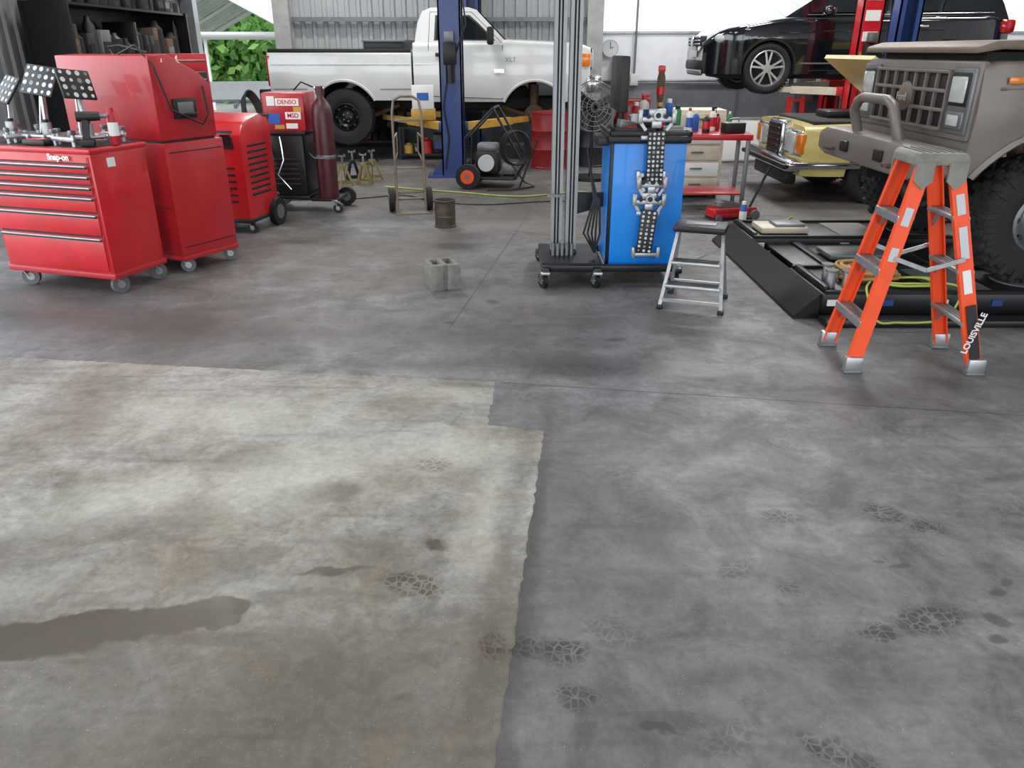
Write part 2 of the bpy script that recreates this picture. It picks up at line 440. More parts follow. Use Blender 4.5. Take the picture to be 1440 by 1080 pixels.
        prints = [(1.40, 2.46, .09, .075, -50, .85), (1.52, 2.37, .07, .05, 0, .85), (1.01, 2.44, .1, .05, -10, .6), (1.28, 1.87, .13, .06, 14, .9), (1.10, 1.81, .06, .05, 10, .85), (.15, 1.735, .085, .06, -8, .9), (.03, 1.76, .06, .055, 0, .85), (.172, 1.57, .06, .05, 0, .8),
                  (.79, 1.393, .08, .05, -25, .85), (.86, 1.35, .04, .04, 0, .8), (.31, 1.82, .12, .07, -15, .4), (.9, 2.02, .05, .04, 0, .6), (.36, 3.88, .34, .1, -8, .6), (.75, 2.12, .09, .06, 30, .45), (.55, 1.42, .09, .06, 20, .4), (1.9, 2.5, .1, .06, 20, .4), (1.2, 3.0, .1, .05, -30, .35), (.45, 2.75, .1, .05, 40, .35), (1.9, 3.1, .1, .05, 10, .35)]
        oils = [(.39, 3.95, .8, .22, -10, .7, .9), (-.5, 6.75, .28, .2, 0, .75, .6), (-.45, 7.1, .25, .2, 0, .5, .8), (.375, 1.46, .05, .018, -15, .85), (1.49, 1.86, .05, .035, 0, .7, .3), (1.45, 1.78, .03, .02, 0, .7, .3), (1.32, 2.14, .045, .02, 20, .75), (1.25, 2.18, .02, .015, 0, .7),
                (1.56, 2.0, .04, .02, 0, .75), (1.62, 2.05, .03, .015, 30, .7), (.6, 2.1, .06, .03, -20, .6, .6), (-1.3, 4.5, 1.7, .36, -6, .72, .9), (-3.2, 4.8, 1.0, .35, -6, .7, .9), (.06, 2.2, .05, 1.3, -5.9, .65, .9), (-.4, 4.65, .05, .03, 0, .8), (-.25, 4.6, .04, .03, 0, .7), (-.13, 5.1, .05, .04, 0, .7), (-.8, 4.9, .06, .04, 0, .6),
                (.62, 4.35, .08, .04, 10, .6), (-1.8, 5.0, .5, .12, 15, .6, .8), (.3, 1.45, .14, .1, 0, .35, .8), (.25, 2.6, .25, .12, 20, .35, .9), (1.0, 1.62, .2, .1, 10, .25, .9), (0.0, 9.2, 2.2, 1.1, 0, .55, .9), (-.6, 3.95, .45, .1, -8, .7, .8), (.5, 3.3, .3, .08, -20, .35, .9), (1.7, 3.5, .35, .1, 15, .35, .9), (-.9, 5.9, .3, .12, 0, .5, .8), (.1, 4.3, .06, .12, 60, .45, .8), (-1.9, 6.9, .6, .25, 20, .5, .9), (-1.3, 8.0, .5, .2, 0, .45, .9)]
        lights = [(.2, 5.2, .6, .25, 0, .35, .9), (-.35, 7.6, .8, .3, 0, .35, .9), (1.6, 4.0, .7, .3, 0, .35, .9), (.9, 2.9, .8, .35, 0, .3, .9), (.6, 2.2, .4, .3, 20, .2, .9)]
        ocol = L((52, 48, 44))
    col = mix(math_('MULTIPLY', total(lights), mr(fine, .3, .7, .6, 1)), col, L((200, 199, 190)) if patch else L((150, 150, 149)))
    oil = total(oils); col = mix(math_('MULTIPLY', oil, mr(mid, .3, .6, .8, 1)), col, ocol)
    pr = math_('MULTIPLY', total(prints), lug); col = mix(pr, col, L((58, 46, 28)) if patch else L((36, 35, 34)))
    if not patch:
        def joint(cx, cy, half, rot):
            mp = nd(nt, 'ShaderNodeMapping', vector_type='TEXTURE'); mp.inputs['Location'].default_value = (cx, cy, 0); mp.inputs['Rotation'].default_value = (0, 0, radians(rot))
            lk(pos, mp.inputs['Vector']); sp = nd(nt, 'ShaderNodeSeparateXYZ'); lk(mp.outputs[0], sp.inputs[0])
            a = math_('LESS_THAN', math_('ABSOLUTE', sp.outputs[0]), half); d = mr(math_('ABSOLUTE', sp.outputs[1]), .003, .008, 1, 0)
            return math_('MULTIPLY', a, d)
        j = joint(.05, 7.4, 2.9, 81.2)
        for args in [(3.4, 3.15, 3.5, -9), (4.5, 10.5, 9, -4), (-2.2, 8.6, 3.4, -6)]:
            j = math_('MAXIMUM', j, joint(*args))
        col = mix(math_('MULTIPLY', j, .65), col, L((40, 38, 36)))
    lk(col, b.inputs['Base Color'])
    ro = mr(mid, .3, .7, .64, .42)
    ro2 = math_('SUBTRACT', ro, math_('MULTIPLY', oil, .16)); lk(ro2, b.inputs['Roughness'])
    b.inputs['Specular IOR Level'].default_value = .45
    bp = nd(nt, 'ShaderNodeBump'); bp.inputs['Strength'].default_value = .25; bp.inputs['Distance'].default_value = .004; lk(fine, bp.inputs['Height']); lk(bp.outputs[0], b.inputs['Normal'])
    return m
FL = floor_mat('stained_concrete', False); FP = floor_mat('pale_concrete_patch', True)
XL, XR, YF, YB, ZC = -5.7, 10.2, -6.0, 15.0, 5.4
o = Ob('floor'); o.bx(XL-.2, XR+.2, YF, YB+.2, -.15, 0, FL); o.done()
base = [(-.49, -3.0), (-.04, 1.342), (.146, 3.14), (-.116, 3.205), (-.082, 3.70), (-2.905, 4.065), (-5.6, 4.41)]
edge = []
for i in range(len(base)-1):
    a, b_ = base[i], base[i+1]; n = max(4, int(math.dist(a, b_)/.025))
    for k in range(n):
        t = k/n; j = .006 if 0 < k else .001
        edge.append((a[0]+(b_[0]-a[0])*t+random.uniform(-j, j), a[1]+(b_[1]-a[1])*t+random.uniform(-j, j)))
edge += [(-5.6, 4.41), (-5.6, -3.0)]
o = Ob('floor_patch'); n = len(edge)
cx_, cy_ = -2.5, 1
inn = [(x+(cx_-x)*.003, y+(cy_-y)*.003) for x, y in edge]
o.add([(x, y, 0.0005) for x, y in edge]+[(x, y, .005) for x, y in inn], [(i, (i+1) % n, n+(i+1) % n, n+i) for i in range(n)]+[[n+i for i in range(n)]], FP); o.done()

# ------------------------------------------------------------------ walls
def corr(name, p0, p1, z0, z1, m, pitch=.2, dep=.03, out=(0, 1)):
    o = Ob(name); p0, p1 = Vector((*p0, 0)), Vector((*p1, 0)); d = p1-p0; ln = d.length; d.normalize(); nrm = Vector((*out, 0))
    pts = []; s_ = 0
    while s_ < ln:
        for f, h in ((0, 0), (.5, 0), (.6, 1), (.88, 1)):
            q = s_+f*pitch
            if q <= ln: pts.append(p0+d*q-nrm*dep*h)
        s_ += pitch
    pts.append(p1); n = len(pts)
    vs = [(p.x, p.y, z0) for p in pts]+[(p.x, p.y, z1) for p in pts]
    fs = [(i, i+1, n+i+1, n+i) for i in range(n-1)]
    o.add(vs, fs, m); return o.done()
o = Ob('wall_back')
o.bx(-4.05, 1.5, YB, YB+.18, 0, 1.1, DKW); o.bx(1.5, XR, YB, YB+.18, 0, 1.05, GREYW); o.bx(1.5, XR, YB+.01, YB+.18, 1.05, 1.88, LGW)  # left stretch is darker in colour to stand in for shade
o.bx(1.5, XR, YB-.02, YB+.02, 1.86, 1.9, ALU)
o.bx(XL, -4.05, YB, YB+.15, 2.9, ZC, STEELW)
o.done()
corr('wall_back_cladding', (-4.05, YB+.05), (1.5, YB+.05), 1.1, ZC, GALV)
corr('wall_back_translucent_cladding', (1.5, YB+.05), (XR, YB+.05), 1.9, ZC, TRANSL, dep=.05, pitch=.25)
corr('wall_left', (XL, 7.6), (XL, YB), 0, ZC, GALVD, out=(-1, 0))
corr('wall_left_front', (XL, YF), (XL, -2.5), 0, ZC, GALVD, out=(-1, 0))
corr('wall_left_header', (XL, -2.5), (XL, 7.6), 4.4, ZC, GALVD, out=(-1, 0))
corr('wall_right', (XR, YF), (XR, YB), 0, ZC, LGW, out=(1, 0))
corr('wall_front_header', (XL, YF), (XR, YF), 4.4, ZC, GALVD, out=(0, -1))
o = Ob('ceiling'); o.bx(XL-.2, XR+.2, YF-.2, YB+.3, ZC, ZC+.1, CEILM)
for k in range(9): o.bx(XL, XR, YF+.5+k*2.5, YF+.62+k*2.5, ZC-.25, ZC, STEELW)
o.done()
o = Ob('trim_steel_frame')
for x in (-4.0, 1.45, 6.0): 
    o.bx(x-.14, x+.14, YB-.26, YB-.24, 0, ZC, STEELW); o.bx(x-.14, x+.14, YB-.02, YB-.0, 0, ZC, STEELW); o.bx(x-.01, x+.01, YB-.25, YB-.01, 0, ZC, STEELW)
o.bx(-3.86, 1.3, YB-.12, YB-.02, 2.05, 2.12, GREYM); o.bx(-3.86, 1.3, YB-.12, YB-.02, 3.3, 3.4, GREYM)
for y in (8.0, 11.5, 14.7): o.bx(XL+.03, XL+.25, y-.1, y+.1, 0, ZC, GREYM)
o.bx(XL+.03, XL+.13, 7.6, YB, 2.4, 2.5, GREYM)
for x in (-5.6, -.5, 4.8, 10.0): o.bx(x-.12, x+.12, YF, YF+.25, 0, ZC, STEELW)
o.done()
o = Ob('electrical_conduit')
zc = 1.08
o.tube([(1.6, YB-.05, zc), (4.1, YB-.05, zc), (4.1, YB-.05, .6)], .02, GREYM)
o.tube([(2.2, YB-.05, zc), (2.2, YB-.05, 2.4)], .02, GREYM)
o.box((2.2, YB-.07, 1.1), (.14, .1, .2), LGREY, .01); o.box((5.3, YB-.1, .95), (.3, .16, .45), GREYM, .01); o.box((1.9, YB-.08, 1.3), (.2, .12, .3), LGREY, .01)
o.done()

# outdoors
o = Ob('ground'); o.bx(-40, 40, -30, 60, -.4, -.16, GRAVEL); o.done()
o = Ob('carport')
for k in range(5):
    y = 17+k*2.2
    for x in (-9.4, -4.4): o.bx(x-.04, x+.04, y-.04, y+.04, -.16, 1.95, WHITE)
    o.beam((-9.4, y, 1.9), (-6.9, y, 3.2), .06, .06, WHITE); o.beam((-4.4, y, 1.9), (-6.9, y, 3.2), .06, .06, WHITE); o.beam((-9.4, y, 1.9), (-4.4, y, 1.9), .05, .05, WHITE)
for q, x0, x1 in ((0, -9.6, -6.9), (1, -4.2, -6.9)):
    for k in range(30):
        y = 16.4+k*.34; o.add([(x0, y, 1.86), (x1, y, 3.23), (x1, y+.3, 3.23), (x0, y+.3, 1.86), (x0, y+.34, 1.9), (x1, y+.34, 3.27)], [(0, 1, 2, 3), (3, 2, 5, 4)], LGREY)
o.done()
def tree(loc, h, r, nleaf):
    o = Ob('tree', loc); o.tube([(0, 0, 0), (.1, 0, h*.35), (-.05, .1, h*.6)], .16, BARK)
    cl = []
    for k in range(12):
        a = random.uniform(0, 2*pi); rr = random.uniform(.1, r*.75); z = h*random.uniform(.08, 1)
        e = (rr*cos(a), rr*sin(a), z); o.tube([(0, 0, h*.1), (e[0]*.5, e[1]*.5, z*.8), e], .05, BARK, 6); cl.append(e)
    for k in range(nleaf):
        c = random.choice(cl); d = Vector((random.gauss(0, 1), random.gauss(0, 1), random.gauss(0, .8)))*r*.3
        p = Vector(c)+d
        if p.z < .02: p.z = random.uniform(.05, .4)
        s_ = random.uniform(.1, .24); R = Euler((random.uniform(0, 6), random.uniform(0, 6), 0)).to_matrix()
        o.add([p+R@Vector(q) for q in ((-s_, 0, 0), (0, -s_*.6, 0), (s_, 0, 0), (0, s_*.6, 0))], [(0, 1, 2, 3)], LEAF if random.random() < .65 else LEAF2)
    return o.done()
tree((-7.5, 31, -.16), 5, 2.6, 6500); tree((-12.8, 31, -.16), 5, 2.6, 6500); tree((-10.5, 38, -.16), 6.5, 4, 9000); tree((-3.4, 33, -.16), 5, 2, 3000); tree((-17, 37, -.16), 6, 3.5, 6000); tree((-10.2, 30, -.16), 3.2, 1.6, 4000)
o = Ob('utility_trailer', (-7.6, 23.0, -.16), 15)
o.bx(-1, 1, -1.6, 1.6, .5, .56, GREYM)
for q in (-1, 1):
    o.bx(q*1.0-.02, q*1.0+.02, -1.6, 1.6, .56, 1.0, LGREY); o.cyl((q*1.05, 0, .33), (q*1.25, 0, .33), .33, RUB, n=28); o.cyl((q*1.26, 0, .33), (q*1.27, 0, .33), .18, ALU)
o.bx(-1, 1, -1.62, -1.58, .56, 1.0, LGREY); o.beam((0, -1.6, .5), (0, -2.8, .45), .08, .08, GREYM); o.done()

# ------------------------------------------------------------------ white pickup
o = Ob('pickup_truck', (-3.64, 13.2, .26))
wb = lambda x, z: .955+.03*math.exp(-((z-1.0)/.25)**2)-.03*max(0, (.75-z)/.15)
zb, ex = arcs(.64, [(1.14, .42, .5)])
o.loft(stations(.06, 2.16, 24, ex), zb, lambda x: 1.3, wb, WHITEP, DARK, rr=.03, crown=.0)
o.bx(.06, .12, -.95, .95, 1.3, 1.345, BLK, .01); 
for q in (-1, 1): o.bx(.06, 2.16, q*.86, q*.955, 1.3, 1.35, BLK, .01)
o.bx(2.1, 2.16, -.95, .95, 1.3, 1.345, WHITEP, .01)
o.bx(1.45, 2.05, -.82, .82, 1.3, 1.46, BLKM, .02); o.bx(1.43, 2.07, -.84, .84, 1.44, 1.475, GREYM, .01)
zb2, ex2 = arcs(.62, [(3.98, .42, .5)])
wf = lambda x, z: wb(x, z)-(.10*max(0, (x-4.45)/.35)**2)
ztf = lambda x: 1.43 if x < 3.5 else 1.47-.06*(x-3.5)/1.3-.05*max(0, (x-4.65)/.15)
o.loft(stations(2.19, 4.8, 30, ex2), zb2, ztf, wf, WHITEP, DARK, rr=.05, crown=.03)
gh = lambda x, z: .93-.2*(z-1.38)/.52
cab = [(2.21, 1.38), (2.26, 1.7), (2.33, 1.85), (2.45, 1.9), (3.0, 1.905), (3.12, 1.87), (3.6, 1.4)]
o.tprism(cab, gh, WHITEP)
o.panel([(2.5, 1.46), (2.52, 1.8), (3.02, 1.8), (3.12, 1.72), (3.4, 1.46)], gh, BLK, .004)
o.panel([(2.53, 1.48), (2.55, 1.78), (3.0, 1.78), (3.09, 1.71), (3.35, 1.48)], gh, GLASS, .008)
def quadx(o, x0, z0, x1, z1, y0, y1, m, off):
    d = Vector((x1-x0, 0, z1-z0)).normalized(); nn = Vector((d.z, 0, -d.x))*off
    vs = [Vector((x0, -y0, z0))+nn, Vector((x0, y0, z0))+nn, Vector((x1, y1, z1))+nn, Vector((x1, -y1, z1))+nn]
    o.add(vs+[v-nn*2 for v in vs], [(0, 1, 2, 3), (7, 6, 5, 4), (0, 4, 5, 1), (1, 5, 6, 2), (2, 6, 7, 3), (3, 7, 4, 0)], m)
quadx(o, 3.56, 1.45, 3.15, 1.85, .84, .68, GLASS, .01)
quadx(o, 2.23, 1.5, 2.31, 1.8, .72, .62, GLASS, -.012)
for pts in ([(2.42, .7), (2.42, 1.42)], [(3.5, .66), (3.5, 1.4)], [(2.42, .7), (3.5, .66)]): o.line(pts, wb, BLK, .006)
o.line([(2.42, 1.42), (2.44, 1.84), (3.05, 1.84), (3.5, 1.42)], gh, BLK, .004)
o.line([(.1, 1.14), (2.14, 1.14)], wb, WHITEP, .012); o.line([(2.22, 1.14), (4.7, 1.14)], wf, WHITEP, .012)
o.line([(.1, .8), (.6, .8)], wb, GREYM, .008); o.line([(1.68, .8), (2.14, .8)], wb, GREYM, .008)
for q in (-1, 1):
    o.box((2.6, q*.99, 1.27), (.16, .03, .05), BLK, .01); o.box((3.33, q*1.1, 1.52), (.1, .2, .24), BLK, .03)
    o.box((3.45, q*1.0, 1.05), (.14, .01, .05), CHROME); o.box((4.72, q*.9, 1.2), (.14, .12, .18), AMBER, .02)
    o.box((.06, q*.92, 1.05), (.06, .1, .42), REDL, .01)
archtrim(o, 1.14, .42, .5, .64, wb, WHITEP, .022); archtrim(o, 3.98, .42, .5, .62, wf, WHITEP, .022)
o.bx(4.72, 4.84, -.72, .72, 1.05, 1.36, BLK, .02)
for k in range(5): o.bx(4.83, 4.86, -.55, .55, 1.09+k*.055, 1.115+k*.055, CHROME)
for q in (-1, 1): o.box((4.82, q*.72, 1.2), (.06, .26, .2), LAMP, .02)
o.bx(4.75, 4.98, -.96, .96, .74, .98, CHROME, .04); o.bx(-.14, .05, -.92, .92, .62, .8, BLKM, .03)
for q in (-1, 1):
    o.bx(.1, 4.6, q*.42-.04, q*.42+.04, .5, .64, DARK); wheel(o, (1.14, q*.83, .40), .405, .27, .2, BLKM, 'steel', q)
    o.tube([(.4, q*.55, .55), (.8, q*.55, .4), (1.14, q*.55, .36), (1.5, q*.55, .4), (1.9, q*.55, .55)], .03, RUST)
    o.cyl((3.98, q*.72, .42), (3.98, q*.78, .42), .15, RUST, n=28); o.cyl((3.98, q*.78, .42), (3.98, q*.86, .42), .07, RUST, n=20)
    o.cyl((3.98, q*.55, .45), (3.98, q*.55, .85), .07, RUST, n=14); o.tube([(3.5, q*.45, .52), (3.98, q*.66, .36), (4.3, q*.45, .5)], .035, RUST)
    for i in range(5):
        a = 2*pi*i/5; o.cyl((3.98+.1*cos(a), q*.78, .42+.1*sin(a)), (3.98+.1*cos(a), q*.83, .42+.1*sin(a)), .01, GREYM, n=6)
    o.cyl((1.3, q*.5, .4), (1.5, q*.45, .9), .03, BLKM)
o.cyl((1.14, -.75, .4), (1.14, .75, .4), .05, RUST); o.sph((1.14, 0, .4), .15, RUST); o.cyl((1.2, 0, .42), (3.0, 0, .55), .04, RUST)
o.cyl((3.98, -.7, .42), (3.98, .7, .42), .045, RUST); o.bx(2.7, 3.9, -.25, .25, .45, .8, DARK, .05)
o.tube([(3.6, .3, .5), (2.4, .35, .48), (1.6, .35, .5), (1.0, .5, .65), (.2, .6, .55)], .035, RUST); o.cyl((1.9, .35, .5), (2.5, .35, .5), .1, RUST)
pk = o.done()
text(pk, 'XLT', (3.62, -1.0, 1.2), (90, 0, 0), .09, GREYM)

# ------------------------------------------------------------------ two-post lifts
def lift_post(name, x, y, m, faceY=1, h=3.9, z_arm=.7, arms=(), armmat=YELL, stickers=False):
    o = Ob(name, (x, y, 0)); w, d, t = .29, .24, .02; f = faceY
    o.bx(-w/2, w/2, -f*d/2, -f*(d/2-t), 0, h, m); 
    for q in (-1, 1):
        o.bx(q*w/2, q*(w/2-t), -f*d/2, f*d/2, 0, h, m); o.bx(q*w/2, q*(w/2-.07), f*d/2, f*(d/2-t), 0, h, m)
        o.prism([(q*.15, .02), (q*.3, .02), (q*.15, .22)], 'y', -.01, .01, m)
    o.bx(-.34, .34, -.22, .22, 0, .02, m)
    for a in (-.28, .28):
        for b in (-.17, .17): o.cyl((a, b, .02), (a, b, .07), .014, GREYM, n=8)
    o.bx(-.11, .11, -f*.08, f*.16, z_arm-.25, z_arm+.6, BLKM, .01); o.bx(-.2, .2, f*.12, f*.3, z_arm-.09, z_arm+.03, m, .01)
    for ax_, ay_, az_ in arms:
        s_ = 1 if ax_ > 0 else -1; mid = Vector((s_*.13+(ax_-s_*.13)*.55, f*.22+(ay_-f*.22)*.55, z_arm-.03))
        o.beam((s_*.13, f*.22, z_arm-.03), mid, .1, .1, armmat, (0, 0, 1)); o.beam(mid, (ax_, ay_, z_arm-.03), .075, .075, armmat, (0, 0, 1))
        o.cyl((ax_, ay_, z_arm), (ax_, ay_, az_-.02), .04, GREYM); o.cyl((ax_, ay_, az_-.02), (ax_, ay_, az_), .07, BLK)
    o.tube([(w/2+.015, -f*.05, .3), (w/2+.015, -f*.05, h)], .012, BLK); 
    if f > 0:
        o.box((.0, -d/2-.06, 1.55), (.16, .12, .26), BLKM, .01); o.box((0, -d/2-.1, 1.75), (.12, .1, .12), GREYM, .01); o.cyl((0, -d/2-.08, 1.2), (0, -d/2-.08, 1.42), .055, BLKM)
        o.tube([(-.05, -d/2-.06, 1.2), (-.1, -d/2-.09, .9), (-.04, -d/2-.03, .5), (-.1, -d/2-.05, .1)], .012, BLK)
        o.tube([(.05, -d/2-.06, 1.5), (.22, -d/2-.1, 1.9), (.12, -d/2-.05, 2.6), (.05, -d/2-.02, 3.2)], .01, BLK)
    if stickers:
        for k, (z, hh, mm) in enumerate([(2.2, .1, WHITE), (1.95, .13, WHITE), (1.7, .12, WHITE), (1.52, .05, YELL), (1.35, .09, WHITE)]): o.bx(-.1, .1, -d/2-.006, -d/2, z, z+hh, mm)
    return o.done()
lift_post('two_post_lift', -.8, 10.9, BLUEP, 1, arms=[(-1.2, 1.88, .765), (1.3, 1.88, .765)], z_arm=.66)
lift_post('two_post_lift', -.7, 14.62, BLUEP, -1, h=3.9, z_arm=.66, arms=[(-1.2, -1.0, .765), (1.2, -1.0, .765)])
lift_post('two_post_lift', 4.82, 11.5, RED, 1, h=3.9, z_arm=1.08, arms=[(-1.05, 1.25, 1.2), (1.1, 1.25, 1.2)], armmat=BEIGE, stickers=True)
lift_post('two_post_lift', 5.65, 14.62, RED, -1, h=3.9, z_arm=1.08, arms=[(-1.05, -1.0, 1.2), (.8, -1.0, 1.2)], armmat=BEIGE)
lift_post('two_post_lift', 5.02, 10.85, BLUEP, -1, z_arm=.2)
lift_post('two_post_lift', 7.75, 12.0, BLUEP, -1, z_arm=.2)

# ------------------------------------------------------------------ SUV
o = Ob('suv', (7.3, 13.2, .99), 180)
def ws(x, z):
    r = .89-.035*abs(z-.75)/.5
    if x > 3.75: r -= .36*((x-3.75)/.7)**2.2
    if x < .4: r -= .12*((.4-x)/.4)**2
    return r
zb, ex = arcs(.27, [(3.51, .35, .40), (.91, .35, .40)])
def zts(x):
    if x < .15: return .95+.1*x/.15
    if x < 3.2: return 1.06-.02*x/3.2
    if x < 4.1: return 1.04-.14*((x-3.2)/.9)**1.3
    return .9-.22*((x-4.1)/.35)**1.6
o.loft(stations(0, 4.42, 44, ex), zb, zts, ws, BLACKP, DARK, rr=.07, rows=12, crown=.04)
gs = lambda x, z: .85-.24*(z-1.0)/.66-(.06*max(0, (x-2.6))/.7)
roof = [(.08, 1.0), (.16, 1.22), (.3, 1.48), (.42, 1.58), (.9, 1.65), (1.6, 1.67), (2.1, 1.63), (2.42, 1.55), (2.9, 1.26), (3.32, 1.0)]
o.tprism(roof, gs, BLACKP)
o.panel([(.32, 1.13), (.45, 1.47), (.92, 1.53), (1.05, 1.12)], gs, GLASS, .006)
o.panel([(1.1, 1.12), (1.0, 1.53), (1.75, 1.56), (1.78, 1.11)], gs, GLASS, .006)
o.panel([(1.84, 1.11), (1.82, 1.56), (2.15, 1.53), (2.42, 1.44), (2.95, 1.1)], gs, GLASS, .006)
o.line([(.3, 1.1), (1.0, 1.09), (3.0, 1.07)], gs, CHROME, .01); o.line([(.43, 1.66), (1.0, 1.7), (1.6, 1.72), (2.2, 1.67)], lambda x, z: .62, ALU, .018)
quadx(o, 3.28, 1.04, 2.46, 1.53, .72, .6, GLASS, .01); quadx(o, .12, 1.12, .36, 1.52, .7, .6, GLASS, -.012)
for pts in ([(1.02, .45), (1.0, 1.06)], [(1.36, .3), (1.95, .3)], [(1.8, .32), (1.8, 1.06)], [(2.9, .32), (3.0, 1.02)], [(1.0, .5), (1.35, .33), (2.9, .32)]): o.line(pts, ws, BLK, .005)
o.line([(1.4, .42), (3.05, .42)], ws, CHROME, .012); o.line([(1.0, .88), (3.4, .84)], ws, BLACKP, .012)
for q in (-1, 1):
    o.box((1.35, q*.885, .92), (.2, .03, .035), CHROME, .01); o.box((2.15, q*.885, .91), (.2, .03, .035), CHROME, .01)
    o.box((2.75, q*.98, 1.12), (.16, .2, .13), BLACKP, .05); o.box((.08, q*.78, .92), (.22, .2, .2), REDL, .05)
    o.sph((4.12, q*.70, .76), .12, LAMP, (1.5, .6, .7)); o.sph((4.2, q*.62, .42), .07, LAMP, (1, .8, 1))
    o.box((4.34, q*.42, .4), (.08, .26, .09), BLK, .02)
    wheel(o, (3.51, q*.77, .35), .352, .23, .25, ALLOY, 'alloy', q); wheel(o, (.91, q*.77, .35), .352, .23, .25, ALLOY, 'alloy', q)
for A in ((3.51, .35, .4), (.91, .35, .4)): archtrim(o, *A, .27, ws, BLK, .022)
o.bx(4.3, 4.45, -.42, .42, .66, .8, BLK, .02)
for z in (.69, .74, .785): o.bx(4.44, 4.465, -.41, .41, z-.006, z+.006, CHROME)
o.cyl((4.45, 0, .73), (4.48, 0, .73), .075, CHROME, n=28); o.bx(4.33, 4.45, -.5, .5, .32, .46, BLK, .03); o.bx(4.36, 4.44, -.4, .4, .24, .3, GREYM, .02)
o.bx(4.43, 4.46, -.2, .2, .5, .6, WHITE); o.bx(-.06, .08, -.75, .75, .35, .6, BLK, .05)
o.bx(.3, 4.1, -.6, .6, .2, .34, DARK, .04)
suv = o.done()

# ------------------------------------------------------------------ cream sedan
o = Ob('sedan', (7.85, 9.6, 0), 180)
wc = lambda x, z: .87-.05*abs(z-.6)/.4-(.05*max(0, (x-4.3)/.35)**2)-(.06*max(0, (.4-x)/.4)**2)
zb, ex = arcs(.3, [(3.8, .31, .36), (1.0, .31, .36)])
o.loft(stations(0, 4.65, 40, ex), zb, lambda x: .86-.04*max(0, (x-3.2)/1.4) if x > .2 else .8, wc, CREAMP, DARK, rr=.05, crown=.02)
gc = lambda x, z: .8-.18*(z-.85)/.55
o.tprism([(.9, .85), (1.3, 1.32), (1.5, 1.4), (2.5, 1.41), (2.65, 1.37), (3.15, .86)], gc, CREAMP)
o.panel([(1.35, .93), (1.5, 1.28), (1.95, 1.32), (1.95, .92)], gc, GLASS); o.panel([(2.02, .92), (2.02, 1.32), (2.5, 1.31), (2.9, .92)], gc, GLASS)
quadx(o, 3.12, .9, 2.68, 1.35, .72, .58, GLASS, .01); quadx(o, .95, .92, 1.28, 1.3, .7, .58, GLASS, -.012)
o.bx(4.6, 4.72, -.24, .24, .44, .85, CHROME, .03); o.bx(4.7, 4.735, -.2, .2, .47, .81, BLK)
for k in range(5): o.bx(4.725, 4.745, -.2, .2, .5+k*.065, .512+k*.065, CHROME)
for q in (-1, 1):
    o.bx(4.58, 4.68, q*.28, q*.8, .5, .78, CHROME, .03); o.bx(4.66, 4.70, q*.3, q*.62, .53, .75, LAMP, .03); o.bx(4.62, 4.69, q*.64, q*.82, .53, .75, AMBER, .02)
    wheel(o, (3.8, q*.74, .31), .315, .19, .19, BLKM, 'steel', q); wheel(o, (1.0, q*.74, .31), .315, .19, .19, BLKM, 'steel', q)
o.bx(4.66, 4.82, -.84, .84, .34, .48, CHROME, .05); o.bx(4.80, 4.85, -.84, .84, .38, .43, BLK, .01); o.bx(4.0, 4.8, -.86, -.8, .38, .46, CHROME, .02); o.bx(4.0, 4.8, .8, .86, .38, .46, CHROME, .02)
o.bx(4.6, 4.74, -.6, .6, .18, .34, BLK, .03); o.bx(-.12, .06, -.82, .82, .35, .5, CHROME, .05)
o.add([(3.2, -.7, .9), (3.2, .7, .9), (4.0, .7, 1.5), (4.0, -.7, 1.5), (3.2, -.7, .93), (3.2, .7, .93), (3.98, .7, 1.54), (3.98, -.7, 1.54)], [(0, 1, 2, 3), (7, 6, 5, 4), (0, 4, 5, 1), (1, 5, 6, 2), (2, 6, 7, 3), (3, 7, 4, 0)], CREAMP)
o.bx(3.4, 4.5, -.62, .62, .8, .87, DARK, .02); o.bx(3.6, 4.2, -.2, .2, .84, .95, BLKM, .03)
o.line([(3.15, .35), (3.12, .84)], wc, BLK, .004)
o.done()

# ------------------------------------------------------------------ alignment lift with runways
o = Ob('alignment_lift', (0, 0, 0))
for (y0, y1) in ((4.72, 5.38), (6.30, 6.96)):
    o.bx(1.98, 7.4, y0, y1, .06, .17, BLKM, .008)
    o.bx(2.0, 7.4, y0, y0+.03, .17, .19, BLKM); o.bx(2.0, 7.4, y1-.03, y1, .17, .19, BLKM)
    o.bx(2.02, 7.4, y0+.1, y1-.1, 0, .06, BLK)
    o.bx(2.75, 3.1, y0+.06, y1-.06, .17, .176, GREYM); o.cyl((3.45, (y0+y1)/2, .17), (3.45, (y0+y1)/2, .176), .2, GREYM, n=36)
    o.bx(2.0, 2.04, y0+.05, y1-.05, .17, .21, BLKM, .01)
    for k in range(12): o.box((4.0+k*.28, (y0+y1)/2, .172), (.02, y1-y0-.1, .006), BLK)
    o.bx(1.96, 7.5, y0-.16, y0-.02, 0, .045, BLKM, .01)
    for k in range(4): o.box((2.05+k*.35, y0-.004, .115), (.07, .012, .04), BLUEP if k % 2 else WHITE)
o.bx(2.1, 7.2, 5.38, 6.30, .1, .13, BLKM, .006)
o.bx(2.0, 7.3, 5.5, 5.54, .0, .1, BLK); o.bx(2.0, 7.3, 6.14, 6.18, 0, .1, BLK)
for k in range(6): o.bx(2.3+k*.8, 2.36+k*.8, 5.38, 6.3, .13, .15, BLKM, .004)
o.prism([(1.98, .17), (1.98, .0), (1.82, .0), (1.82, .02)], 'y', 4.74, 6.94, BLKM)
o.box((2.65, 5.85, .16), (.5, .3, .04), GREYM, .01); o.box((2.3, 6.6, .2), (.4, .3, .05), BEIGE, .01); o.box((2.35, 6.58, .235), (.25, .2, .03), GREYM, .006)
